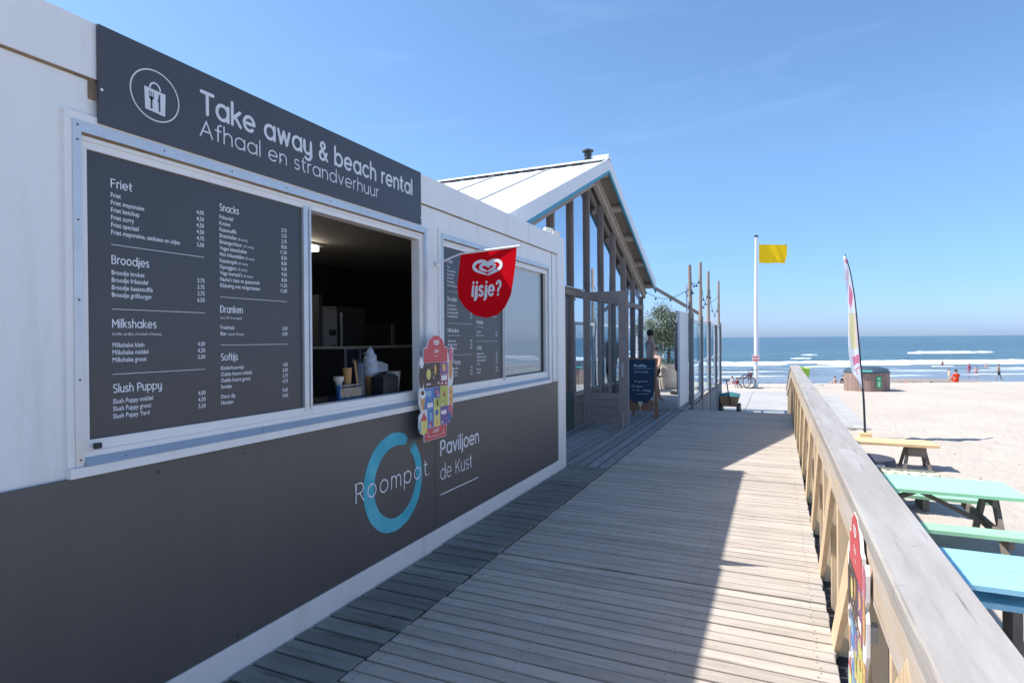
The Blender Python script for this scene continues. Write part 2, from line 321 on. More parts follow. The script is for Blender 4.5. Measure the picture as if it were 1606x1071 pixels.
GL = {' ': ([], .36),
 'a': ([O_(), [(.5, 0), (.5, .5)]], .50), 'b': ([O_(), [(0, 0), (0, .76)]], .50), 'c': ([arc(.25, .25, .25, 48, 312)], .44),
 'd': ([O_(), [(.5, 0), (.5, .76)]], .50), 'e': ([[(.02, .25), (.48, .25)], arc(.25, .25, .25, 0, 312, 20)], .50),
 'f': ([[(.12, 0), (.12, .60)]+arc(.27, .60, .15, 180, 80, 6), [(0, .48), (.27, .48)]], .26), 'h': ([[(0, 0), (0, .76)], [(0, .28)]+arc(.2, .28, .2, 180, 0, 10, .22)+[(.4, 0)]], .40),
 'i': ([[(0, 0), (0, .5)], [(0, .68), (0, .70)]], .0), 'j': ([[(.06, .5), (.06, -.10)]+arc(-.05, -.10, .11, 0, -80, 5), [(.06, .68), (.06, .70)]], .06),
 'k': ([[(0, 0), (0, .76)], [(.36, .5), (0, .20)], [(.12, .30), (.38, 0)]], .36), 'l': ([[(0, 0), (0, .76)]], .0),
 'm': ([[(0, 0), (0, .5)], [(0, .30)]+arc(.16, .30, .16, 180, 0, 10, .20)+[(.32, 0)], [(.32, .30)]+arc(.48, .30, .16, 180, 0, 10, .20)+[(.64, 0)]], .64),
 'n': ([[(0, 0), (0, .5)], [(0, .28)]+arc(.2, .28, .2, 180, 0, 10, .22)+[(.4, 0)]], .40), 'o': ([O_()], .50), 'p': ([O_(), [(0, -.24), (0, .5)]], .50),
 'r': ([[(0, 0), (0, .5)], [(0, .30)]+arc(.2, .30, .2, 180, 85, 6)], .20), 's': ([arc(.17, .375, .145, 35, 250, 12, .125)+arc(.17, .125, .155, 75, -145, 12, .125)], .32),
 't': ([[(.10, .68), (.10, .14)]+arc(.24, .14, .14, 180, 270, 5), [(0, .5), (.26, .5)]], .25), 'u': ([[(0, .5), (0, .22)]+arc(.2, .22, .2, 180, 360, 10, .22)+[(.4, .5)], [(.4, 0), (.4, .5)]], .40),
 'v': ([[(0, .5), (.2, 0)], [(.2, 0), (.4, .5)]], .40), 'w': ([[(0, .5), (.16, 0)], [(.16, 0), (.32, .48)], [(.32, .48), (.48, 0)], [(.48, 0), (.64, .5)]], .64), 'y': ([[(0, .5), (0, .22)]+arc(.2, .22, .2, 180, 360, 10, .22), [(.4, .5), (.4, -.06)]+arc(.2, -.06, .2, 0, -140, 8, .18)], .40),
 '&': ([[(.50, 0), (.12, .50)]+arc(.22, .58, .13, 205, -30, 12), arc(.22, .58, .13, -30, -75, 3)+[(.08, .28)]+arc(.20, .18, .18, 145, 320, 10)+[(.48, .30)]], .50),
 '?': ([arc(.18, .53, .18, 165, -45, 10)+[(.18, .28), (.18, .20)], [(.18, .0), (.18, .02)]], .34), '.': ([[(0, 0), (0, .015)]], .02),
 'T': ([[(0, .7), (.5, .7)], [(.25, .7), (.25, 0)]], .46), 'A': ([[(0, 0), (.28, .7)], [(.28, .7), (.56, 0)], [(.10, .24), (.46, .24)]], .54),
 'F': ([[(0, 0), (0, .7), (.40, .7)], [(0, .36), (.34, .36)]], .38), 'B': ([[(0, 0), (0, .7), (.22, .7)]+arc(.22, .535, .165, 90, -90, 8)+[(0, .37)], [(.22, .37)]+arc(.25, .185, .185, 90, -90, 8)+[(0, 0)]], .44),
 'M': ([[(0, 0), (0, .7)], [(0, .7), (.30, .25)], [(.30, .25), (.60, .7)], [(.60, .7), (.60, 0)]], .60), 'S': ([arc(.22, .53, .19, 40, 255, 12, .17)+arc(.22, .18, .21, 75, -140, 12, .18)], .42),
 'P': ([[(0, 0), (0, .7), (.24, .7)]+arc(.24, .50, .20, 90, -90, 8)+[(0, .30)]], .44), 'D': ([[(0, 0), (0, .7), (.20, .7)]+arc(.20, .35, .35, 90, -90, 12)+[(0, 0)]], .55),
 'R': ([[(0, 0), (0, .7), (.24, .7)]+arc(.24, .51, .19, 90, -90, 8)+[(0, .32)], [(.22, .32), (.44, 0)]], .44), 'K': ([[(0, 0), (0, .7)], [(.46, .7), (0, .26)], [(.16, .40), (.48, 0)]], .46)}
def round_text(mb, s, u, v, h, fnd, width=None, wt=0.09, gap=0.20, shear=0.0, mi=None, align='L'):
    """monoline rounded lettering; capital height h, stroke weight wt*h/0.7; fnd(u,v,d) maps to the surface"""
    x = 0.0; st = []
    for ch in s:
        strokes, adv = GL[ch]
        for q in strokes: st.append([(x+a+b*shear, b) for a, b in q])
        x += adv+(gap if ch != ' ' else 0)
    tot = x-gap; k = h/0.7; kx = k if width is None else width/tot; w = wt*k
    if align == 'C': u -= tot*kx/2
    for i, q in enumerate(st):
        P = [(u+a*kx, v+b*k) for a, b in q]; d = 0.0003*(i % 4)
        fn = lambda a, b: fnd(a, b, d)
        strip(mb, P, w, fn, mi)
        if len(P) > 4 and math.hypot(P[0][0]-P[-1][0], P[0][1]-P[-1][1]) < 1e-6: continue
        for e, f_ in ((P[0], P[1]), (P[-1], P[-2])):
            an = math.atan2(e[1]-f_[1], e[0]-f_[0])
            mb.add([fn(e[0]+w/2*math.cos(an+t_), e[1]+w/2*math.sin(an+t_)) for t_ in (-PI/2, -PI/4, 0, PI/4, PI/2)], [(0, 1, 2, 3, 4)], mi)
def text2d(s, size=1.0, bold=0.0, space=1.0, shear=0.0):
    c = bpy.data.curves.new('t', 'FONT'); c.body = s; c.size = size; c.resolution_u = 3; c.offset = bold*size
    c.space_character = space; c.shear = shear; c.fill_mode = 'FRONT'
    o = bpy.data.objects.new('t', c); COL.objects.link(o); bpy.context.view_layer.update()
    m = bpy.data.meshes.new_from_object(o.evaluated_get(bpy.context.evaluated_depsgraph_get()))
    vs = [(v.co.x, v.co.y) for v in m.vertices]; fs = [tuple(p.vertices) for p in m.polygons]
    bpy.data.objects.remove(o); bpy.data.meshes.remove(m); bpy.data.curves.remove(c)
    return vs, fs
CAPH = None
def put_text(mb, s, u, v, h, fn, width=None, kxf=1.0, align='L', bold=0.0, space=1.0, mi=None, shear=0.0):
    """capital height h, baseline at v, starts (or ends) at u; fn(u,v) -> world point"""
    vs, fs = text2d(s, 1.0, bold, space, shear)
    if not vs: return
    global CAPH
    if CAPH is None: CAPH = max(b for a, b in text2d('H')[0])
    k = h/CAPH; x0 = min(a for a, b in vs); x1 = max(a for a, b in vs)
    kx = k*kxf if width is None else width/(x1-x0)
    w = (x1-x0)*kx
    if align == 'R': u = u-w
    if align == 'C': u = u-w/2
    mb.add([fn(u+(a-x0)*kx, v+b*k) for a, b in vs], fs, mi)
    return w
def strip(mb, pts, w, fn, mi=None, closed=False):
    """flat stroked line through 2D pts with widths w"""
    if not closed and len(pts) > 4 and math.hypot(pts[0][0]-pts[-1][0], pts[0][1]-pts[-1][1]) < 1e-6 and not isinstance(w, (list, tuple)):
        pts = pts[:-1]; closed = True
    n = len(pts); ws = list(w) if isinstance(w, (list, tuple)) else [w]*n; vs = []
    for i in range(n):
        if closed or 0 < i < n-1:
            p0, p1, p2 = pts[(i-1) % n], pts[i], pts[(i+1) % n]
            a1 = math.atan2(p1[1]-p0[1], p1[0]-p0[0]); a2 = math.atan2(p2[1]-p1[1], p2[0]-p1[0])
            ws[i] = ws[i]/max(0.42, abs(math.cos((a2-a1)/2)))
    for i in range(n):
        a = pts[(i-1) % n] if (closed or i > 0) else pts[i]; b = pts[(i+1) % n] if (closed or i < n-1) else pts[i]
        dx, dy = b[0]-a[0], b[1]-a[1]; d = math.hypot(dx, dy) or 1; nx, ny = -dy/d, dx/d
        vs.append(fn(pts[i][0]+nx*ws[i]/2, pts[i][1]+ny*ws[i]/2)); vs.append(fn(pts[i][0]-nx*ws[i]/2, pts[i][1]-ny*ws[i]/2))
    fs = [(2*i, 2*i+1, 2*((i+1) % n)+1, 2*((i+1) % n)) for i in range(n if closed else n-1)]
    mb.add(vs, fs, mi)
def ell(cx, cy, rx, ry, n=32, a0=0, a1=2*PI):
    return [(cx+rx*math.cos(a0+(a1-a0)*k/n), cy+ry*math.sin(a0+(a1-a0)*k/n)) for k in range(n+(0 if abs(a1-a0-2*PI) < 1e-6 else 1))]
def flat(mb, poly, fn, mi=None): mb.add([fn(u, v) for u, v in poly], [tuple(range(len(poly)))], mi)

def heart_logo(mb, cu, cv, s, fn, mi=None):
    """double swirl heart: an open outer heart stroke round an inner heart stroke"""
    def H(t, k, ox=0, oy=0):
        x = 16*math.sin(t)**3; y = 13*math.cos(t)-5*math.cos(2*t)-2*math.cos(3*t)-math.cos(4*t)
        y = y*0.66 if y > 0 else y*0.66*(0.80-0.16*min(1, -y/17))
        return (cu+ox+k*x/17, cv+oy+k*y/17)
    n = 44
    o = [H(2*PI*(0.56+0.93*i/n), s) for i in range(n)]
    strip(mb, o, [s*0.20*(0.35+0.65*min(1, i/8, (n-i)/8)) for i in range(n)], fn, mi)
    o = [H(2*PI*(0.50-0.93*i/n)-0.2, s*0.52, 0, s*0.02) for i in range(n)]
    strip(mb, o, [s*0.19*(0.3+0.7*min(1, i/8, (n-i)/8)) for i in range(n)], fn, mi)

# ================================================================== SETTING: sand, sea, surf
ca, sa = math.cos(YAW), math.sin(YAW)
def ts(t, s, z=0): return Vector((t*ca-s*sa, t*sa+s*ca, z))      # t across the view, s out to sea
def sand_z(t, s):
    z = -1.0
    if s > 29: 
        k = min(1, (s-29)/9.0); z -= 0.55*k*k
    if s > 38: z -= 1.05*min(1, (s-38)/12.0)
    if s > 50: z -= 0.085*(s-50)
    bar = math.exp(-((s-57)/4.5)**2)*math.exp(-((t-38)/(9.0 if t > 38 else 5.0))**2)
    z += 0.62*bar
    if t < -25: z += 0
    return z
def frange(a, b, st):
    o = []; x = a
    while x < b: o.append(x); x += st
    return o
tl = [-900, -400, -200, -120, -80, -60, -45, -35, -28, -22]+frange(-18, -2, 0.8)+frange(-2, 12, 0.14)+frange(12, 30, 0.5)+frange(30, 70, 1.2)+[75, 85, 100, 130, 180, 300, 600, 1200]
sl = [-300, -120, -50, -25, -10]+frange(-5, 3, 0.6)+frange(3, 20, 0.14)+frange(20, 42, 0.3)+frange(42, 66, 0.8)+[70, 80, 110, 200]
vs = []; fs = []
for s_ in sl:
    for t_ in tl:
        p = ts(t_, s_)
        z = sand_z(t_, s_)
        if -6 < t_ < 70 and -6 < s_ < 45:
            q = Vector((p.x, p.y, 0))
            z += 0.030*noise.noise(q*0.7)+0.022*noise.noise(q*2.3+Vector((9, 0, 0)))
            f = noise.noise(q*4.6+Vector((0, 5, 0))); z += -0.045*max(0, f-0.12)*2
        vs.append((p.x, p.y, z))
nT = len(tl)
for j in range(len(sl)-1):
    for i in range(nT-1): fs.append((j*nT+i, j*nT+i+1, (j+1)*nT+i+1, (j+1)*nT+i))
def sand_material():
    m = bpy.data.materials.new('dry_beach_sand'); m.use_nodes = True; n = m.node_tree.nodes; l = m.node_tree.links.new
    b = n['Principled BSDF']; b.inputs['Roughness'].default_value = 0.9; b.inputs['Specular IOR Level'].default_value = 0.2
    g = n.new('ShaderNodeNewGeometry'); sep = n.new('ShaderNodeSeparateXYZ'); l(g.outputs['Position'], sep.inputs[0])
    x = n.new('ShaderNodeTexNoise'); x.inputs['Scale'].default_value = 0.55; x.inputs['Detail'].default_value = 8; l(g.outputs['Position'], x.inputs['Vector'])
    r = n.new('ShaderNodeValToRGB'); r.color_ramp.elements[0].position = 0.3; r.color_ramp.elements[0].color = (0.455, 0.40, 0.34, 1)
    r.color_ramp.elements[1].position = 0.7; r.color_ramp.elements[1].color = (0.52, 0.455, 0.39, 1); l(x.outputs['Fac'], r.inputs[0])
    # wet sand below the berm
    x2 = n.new('ShaderNodeTexNoise'); x2.inputs['Scale'].default_value = 0.12; l(g.outputs['Position'], x2.inputs['Vector'])
    ad = n.new('ShaderNodeMath'); ad.operation = 'MULTIPLY_ADD'; ad.inputs[1].default_value = 0.5; l(x2.outputs['Fac'], ad.inputs[0]); l(sep.outputs['Z'], ad.inputs[2])
    mr = n.new('ShaderNodeMapRange'); mr.inputs[1].default_value = -1.7; mr.inputs[2].default_value = -2.1; l(ad.outputs[0], mr.inputs[0])
    mxx = n.new('ShaderNodeMixRGB'); l(mr.outputs[0], mxx.inputs[0]); l(r.outputs[0], mxx.inputs[1]); mxx.inputs[2].default_value = (0.31, 0.245, 0.185, 1)
    l(mxx.outputs[0], b.inputs['Base Color'])
    r2 = n.new('ShaderNodeMapRange'); r2.inputs[3].default_value = 0.9; r2.inputs[4].default_value = 0.45; l(mr.outputs[0], r2.inputs[0]); l(r2.outputs[0], b.inputs['Roughness'])
    x3 = n.new('ShaderNodeTexNoise'); x3.inputs['Scale'].default_value = 6.5; x3.inputs['Detail'].default_value = 8; l(g.outputs['Position'], x3.inputs['Vector'])
    bp = n.new('ShaderNodeBump'); bp.inputs['Strength'].default_value = 0.8; bp.inputs['Distance'].default_value = 0.05
    l(x3.outputs['Fac'], bp.inputs['Height']); l(bp.outputs[0], b.inputs['Normal']); return m
me = bpy.data.meshes.new('sand_ground'); me.from_pydata(vs, [], fs); me.materials.append(sand_material())
me.polygons.foreach_set('use_smooth', [True]*len(me.polygons)); me.update()
sand = bpy.data.objects.new('sand_ground', me); COL.objects.link(sand); sand['kind'] = 'structure'

SEAZ = -3.30
def sea_material():
    m = bpy.data.materials.new('north_sea_water'); m.use_nodes = True; n = m.node_tree.nodes; l = m.node_tree.links.new
    b = n['Principled BSDF']; b.inputs['Roughness'].default_value = 0.22; b.inputs['IOR'].default_value = 1.33; b.inputs['Specular IOR Level'].default_value = 0.38
    g = n.new('ShaderNodeNewGeometry')
    dt = n.new('ShaderNodeVectorMath'); dt.operation = 'DOT_PRODUCT'; dt.inputs[1].default_value = (-sa, ca, 0); l(g.outputs['Position'], dt.inputs[0])
    mp = n.new('ShaderNodeMapping'); mp.inputs['Rotation'].default_value = (0, 0, -YAW); mp.inputs['Scale'].default_value = (0.02, 0.10, 1)
    l(g.outputs['Position'], mp.inputs[0])
    x = n.new('ShaderNodeTexNoise'); x.inputs['Scale'].default_value = 1.0; x.inputs['Detail'].default_value = 6; l(mp.outputs[0], x.inputs['Vector'])
    wob = n.new('ShaderNodeMath'); wob.operation = 'MULTIPLY_ADD'; wob.inputs[1].default_value = 60; l(x.outputs['Fac'], wob.inputs[0]); l(dt.outputs['Value'], wob.inputs[2])
    mr = n.new('ShaderNodeMapRange'); mr.inputs[1].default_value = 85; mr.inputs[2].default_value = 330; l(wob.outputs[0], mr.inputs[0])
    r = n.new('ShaderNodeValToRGB'); e = r.color_ramp.elements; e[0].position = 0; e[0].color = (0.22, 0.235, 0.265, 1); e[1].position = 1; e[1].color = (0.020, 0.052, 0.055, 1)
    e.new(0.12).color = (0.15, 0.185, 0.20, 1); e.new(0.28).color = (0.045, 0.098, 0.098, 1)
    l(mr.outputs[0], r.inputs[0])
    # streaks of darker and lighter water
    r2 = n.new('ShaderNodeMapRange'); r2.inputs[1].default_value = 0.3; r2.inputs[2].default_value = 0.7; r2.inputs[3].default_value = 0.62; r2.inputs[4].default_value = 1.4
    mp2 = n.new('ShaderNodeMapping'); mp2.inputs['Rotation'].default_value = (0, 0, -YAW); mp2.inputs['Scale'].default_value = (0.045, 0.30, 1); l(g.outputs['Position'], mp2.inputs[0])
    x2 = n.new('ShaderNodeTexNoise'); x2.inputs['Scale'].default_value = 1; x2.inputs['Detail'].default_value = 7; l(mp2.outputs[0], x2.inputs['Vector']); l(x2.outputs['Fac'], r2.inputs[0])
    s = n.new('ShaderNodeVectorMath'); s.operation = 'SCALE'; l(r.outputs[0], s.inputs[0]); l(r2.outputs[0], s.inputs['Scale']); l(s.outputs[0], b.inputs['Base Color'])
    mp3 = n.new('ShaderNodeMapping'); mp3.inputs['Rotation'].default_value = (0, 0, -YAW); mp3.inputs['Scale'].default_value = (0.35, 1.3, 1); l(g.outputs['Position'], mp3.inputs[0])
    x3 = n.new('ShaderNodeTexNoise'); x3.inputs['Scale'].default_value = 0.8; x3.inputs['Detail'].default_value = 8; l(mp3.outputs[0], x3.inputs['Vector'])
    bp = n.new('ShaderNodeBump'); bp.inputs['Strength'].default_value = 0.9; bp.inputs['Distance'].default_value = 0.35; l(x3.outputs['Fac'], bp.inputs['Height']); l(bp.outputs[0], b.inputs['Normal'])
    return m
vs = []; fs = []
tl = [-40000, -8000, -2000, -900, -400]+frange(-150, 330, 3.0)+[400, 700, 1500, 3500, 9000, 40000]
sl = frange(52, 150, 0.9)+frange(150, 330, 4)+[350, 400, 500, 700, 1000, 2000, 4000, 9000, 25000, 45000]
for s_ in sl:
    for t_ in tl:
        p = ts(t_, s_); a = min(1, (s_-52)/30) if s_ < 400 else 0
        q = Vector((t_*0.06, s_*0.22, 0))
        z = SEAZ+a*(0.20*noise.noise(q)+0.10*noise.noise(q*2.7+Vector((3, 1, 0))))
        vs.append((p.x, p.y, z))
nT = len(tl)
for j in range(len(sl)-1):
    for i in range(nT-1): fs.append((j*nT+i, j*nT+i+1, (j+1)*nT+i+1, (j+1)*nT+i))
me = bpy.data.meshes.new('sea'); me.from_pydata(vs, [], fs); me.materials.append(sea_material())
me.polygons.foreach_set('use_smooth', [True]*len(me.polygons)); me.update()
sea = bpy.data.objects.new('sea', me); COL.objects.link(sea); sea['kind'] = 'structure'

FOAM = mat('sea_foam', (0.82, 0.84, 0.86), 0.8, var=0.08, vs=0.7, bump=1.0, bs=4)
mb = MB()
def breaker(t0, t1, s0, w, h, seed, gap=0.0, wig=1.5):
    n = int((t1-t0)/0.7); prev = None
    for i in range(n+1):
        t = t0+(t1-t0)*i/n; e = min(1, i/6, (n-i)/6)
        g = noise.noise(Vector((t*0.09, seed, 0))); g2 = noise.noise(Vector((t*0.5, seed+7, 0)))
        amp = max(0, min(1, (g-gap+0.25)*3))*e*(0.75+0.6*g2)
        if amp < 0.06: prev = None; continue
        sc = s0+wig*noise.noise(Vector((t*0.035, seed+3, 0)))*2+0.6*g2
        ww = w*amp*(0.8+0.5*noise.noise(Vector((t*0.31, seed+11, 0)))); hh = h*(0.5+0.5*amp)
        row = [ts(t, sc-ww, SEAZ-0.05), ts(t, sc-ww*0.6, SEAZ+hh*0.55), ts(t, sc-ww*0.1, SEAZ+hh), ts(t, sc+ww*0.4, SEAZ+hh*0.7), ts(t, sc+ww, SEAZ-0.1)]
        if prev: mb.add(prev+row, [(k, k+1, k+6, k+5) for k in range(4)])
        prev = row
breaker(-60, 150, 109, 2.1, 0.40, 1.0, gap=-0.20)
breaker(-40, 150, 101, 2.6, 0.26, 4.0, gap=-0.12)
breaker(-50, 150, 94, 1.4, 0.14, 8.0, gap=0.20)
breaker(-30, 130, 82, 1.0, 0.08, 12.0, gap=0.12)
breaker(-30, 130, 88, 0.8, 0.07, 21.0, gap=0.05)
breaker(-40, 150, 104.5, 1.6, 0.2, 31.0, gap=0.0)
breaker(-20, 120, 73, 0.7, 0.05, 41.0, gap=0.18)
breaker(109, 130, 163, 2.4, 0.62, 5.0, gap=-0.6, wig=0.3)
breaker(128, 136, 165, 1.6, 0.55, 6.1, gap=-0.6, wig=0.2)
breaker(74, 80, 152, 1.0, 0.5, 2.0, gap=-0.6, wig=0.2)
breaker(60, 66, 128, 1.2, 0.35, 2.7, gap=-0.6, wig=0.2)
foam = part('surf_foam', mb, FOAM, smooth=True, kind='stuff'); foam['label'] = 'white foam of breaking waves'

# ================================================================== boardwalk
walk = thing('boardwalk', '', '', (0, 0, 0), kind='structure')
def plank_mesh(name, lx, ly, m, th=0.032, screws=False):
    mb = MB(); mb.bbox(-lx/2, lx/2, -ly/2, ly/2, -th, 0, 0.003)
    if screws:
        for x in (-0.99, -0.36, 0.32, 0.96):
            for y in (-0.022, 0.024):
                a, b = x+random.uniform(-.01, .01), y+random.uniform(-.004, .004)
                mb.add([(a+0.0042*math.cos(k*PI/3), b+0.0042*math.sin(k*PI/3), 0.0006) for k in range(6)], [(0, 1, 2, 3, 4, 5)], 1)
    return mb.mesh(name, [m, BLACK])
def lay_x(parent, x0, x1, y0, y1, pitch, gap, m, breaks=(), z=0.0, screws=False):
    """planks running across (along X)"""
    n = round((y1-y0)/pitch); pitch = (y1-y0)/n
    mes = [plank_mesh('plank', x1-x0-dx, pitch-gap-dg, m, screws=screws) for dx, dg in ((0, 0), (0.004, 0.002), (0.008, 0.001), (0.002, 0.0))]
    for i in range(n):
        y = y0+pitch*(i+0.5)
        inst('plank', random.choice(mes), ((x0+x1)/2+random.uniform(-.004, .004), y, z+random.uniform(-.0022, .0022)), parent,
             (random.uniform(-.008, .008), 0, random.uniform(-.0012, .0012)))
for a, b in ((-1.2, 0.85), (0.858, 3.828), (3.846, 6.842), (6.858, 9.86), (9.876, 13.08)):
    lay_x(walk, -1.832, 0.255, a, b, 0.097, 0.0125, DECK, screws=True)
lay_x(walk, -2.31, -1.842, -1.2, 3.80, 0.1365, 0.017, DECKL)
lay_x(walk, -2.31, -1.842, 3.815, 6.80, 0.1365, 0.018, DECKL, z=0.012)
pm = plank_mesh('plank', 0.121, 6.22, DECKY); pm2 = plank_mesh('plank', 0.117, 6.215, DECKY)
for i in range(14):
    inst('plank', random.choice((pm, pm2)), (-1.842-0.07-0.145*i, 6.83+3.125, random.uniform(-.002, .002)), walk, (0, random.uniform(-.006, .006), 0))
mb = MB()
for x in (-2.2, -1.87, -1.2, -0.5, 0.18):
    mb.box(x-0.03, x+0.03, -1.2, 13.05, -0.22, -0.036)
part('joist', mb, mat('dark_joist', (0.05, 0.045, 0.04), 0.9), walk)
mb = MB(); mb.box(0.266, 0.352, -1.2, 13.1, -0.24, -0.065)
part('edge_beam', mb, mat('black_edge_beam', (0.035, 0.034, 0.036), 0.7, var=0.3, vs=9, bump=0.8, bs=60), walk)  # the beam's black also stands for the shade beneath the deck edge
mb = MB(); mb.box(-1.84, 0.262, 13.085, 13.12, -0.35, -0.003); part('end_board', mb, DECKY, walk)
# sloping ramp beyond the level deck, down to the sand
ramp = thing('ramp', '', '', (0, 0, 0), kind='structure')
me_r = plank_mesh('plank', 1.9, 0.125, DECK)
sl_ = math.atan2(0.97, 6.3)
for i in range(46):
    d = 0.07+0.139*i; inst('plank', me_r, (-0.72, 13.14+d*math.cos(sl_), -0.012-d*math.sin(sl_)), ramp, (-sl_, 0, 0))
# terrace deck
terr = thing('terrace_deck', '', '', (0, 0, 0), kind='structure')
lay_x(terr, -9.0, -1.80, 13.13, 21.6, 0.142, 0.010, TERR)
mb = MB()
for k in range(56):
    y = 13.9+k*0.137; mb.box(-1.785, -1.765, y, y+0.128, -1.15, -0.04)
part('skirt_boards', mb, SCRW, terr, kind='stuff')
mb = MB(); mb.box(-9, -1.79, 13.2, 21.55, -0.2, -0.04); part('sub_deck', mb, DARK, terr)
# paving slabs on the sand
PAVE = mat('concrete_paving', (0.40, 0.385, 0.37), 0.85, var=0.08, vs=1.5, bump=0.4, bs=40, dirt=(0.56, 0.50, 0.43), ds=1.3, dlo=0.55, dhi=0.72, rnd=0.04)
def paving(name, x0, x1, y0, y1, nx, ny, z=-0.965):
    p = thing(name, '', '', (0, 0, 0), kind='structure')
    w = (x1-x0)/nx; h = (y1-y0)/ny; mb = MB(); mb.bbox(-w/2+0.005, w/2-0.005, -h/2+0.005, h/2-0.005, -0.06, 0, 0.006); me = mb.mesh('slab', PAVE)
    for i in range(nx):
        for j in range(ny):
            inst('slab', me, (x0+w*(i+.5), y0+h*(j+.5), z+random.uniform(-.004, .004)), p, (random.uniform(-.003, .003), random.uniform(-.003, .003), 0))
    return p
paving('paving_path', -2.6, 0.6, 19.9, 29.6, 2, 5)
paving('paving_strip', 1.55, 2.35, 18.6, 28.6, 2, 12)

# ================================================================== takeaway kiosk
WX = -2.33
kiosk = thing('takeaway_kiosk', 'white takeaway kiosk with anthracite lower panels and serving hatch beside the boardwalk', 'kiosk', (-3.8, 2.0, -0.02))
Y0, Y1, ZT = -3.2, 6.715, 2.745
mb = MB()   # front wall around the two openings (faces proud trims follow)
W = WX-0.012
def wallbox(y0, y1, z0, z1): mb.box(W-0.06, W, y0, y1, z0, z1)
wallbox(Y0, 1.29, -0.02, 2.53); wallbox(1.29, 3.64, -0.02, 1.10); wallbox(1.29, 3.64, 2.345, 2.53)
wallbox(3.64, 3.85, -0.02, 2.53); wallbox(3.85, 6.18, -0.02, 1.10); wallbox(3.85, 6.18, 2.345, 2.53); wallbox(6.18, Y1-0.06, -0.02, 2.53)
mb.box(-5.9, W-0.06, Y1-0.06, Y1-0.01, -0.02, 2.72); mb.box(-5.9, W-0.06, Y0, Y0+0.05, -0.02, 2.72)
mb.box(-5.95, -5.9, Y0, Y1, -0.02, 2.72)
part('wall', mb, WHITE, kiosk)
mb = MB(); mb.box(-5.95, WX-0.035, Y0, Y1-0.01, 2.66, 2.73); part('roof', mb, ROOFW, kiosk)
mb = MB(); mb.box(WX-0.030, WX+0.002, Y0, Y1, 2.537, ZT); part('fascia', mb, WHITE, kiosk)
mb = MB(); mb.box(WX-0.014, WX-0.004, Y0, 6.46, 2.529, 2.538); mb.box(WX-0.014, WX-0.003, 1.352, 1.374, 2.46, 2.532); part('fascia_joint', mb, RUST, kiosk)
mb = MB(); mb.box(-3.0, WX+0.004, 6.462, Y1+0.003, -0.02, 2.536); mb.box(WX-0.02, WX-0.006, 6.44, 6.462, 0.13, 2.53); part('corner_profile', mb, WTRIM, kiosk)
# anthracite panels
for a, b in ((Y0, -0.74), (-0.735, 3.742), (3.748, 6.44)):
    mb = MB(); mb.box(WX-0.012, WX+0.004, a, b, 0.135, 1.056); part('panel', mb, PANEL, kiosk)
mb = MB(); mb.box(WX-0.012, WX+0.010, Y0, 6.46, -0.06, 0.133); part('baseboard', mb, WHITE, kiosk)
mb = MB()
def disc(y, z, r=0.006, x=WX+0.0055):
    mb.add([(x, y+r*math.cos(k*PI/3), z+r*math.sin(k*PI/3)) for k in range(6)], [(0, 1, 2, 3, 4, 5)])
for y in (0.3, 0.95, 1.60, 2.02, 2.62, 3.26, 3.70, 4.12, 4.78, 5.40, 5.95, 6.3): disc(y, 1.015)
for y in (1.98, 2.78, 3.40, 3.70, 3.79, 4.8, 5.9): disc(y, 0.165)
for y in (3.705, 3.775): disc(y, 0.60, 0.005)
part('screws', mb, BLACK, kiosk, kind='stuff')
# panel seam strip above the windows
mb = MB(); mb.box(WX-0.0115, WX-0.0085, 6.30, 6.306, 1.06, 2.53); part('wall_joint', mb, RUST, kiosk)

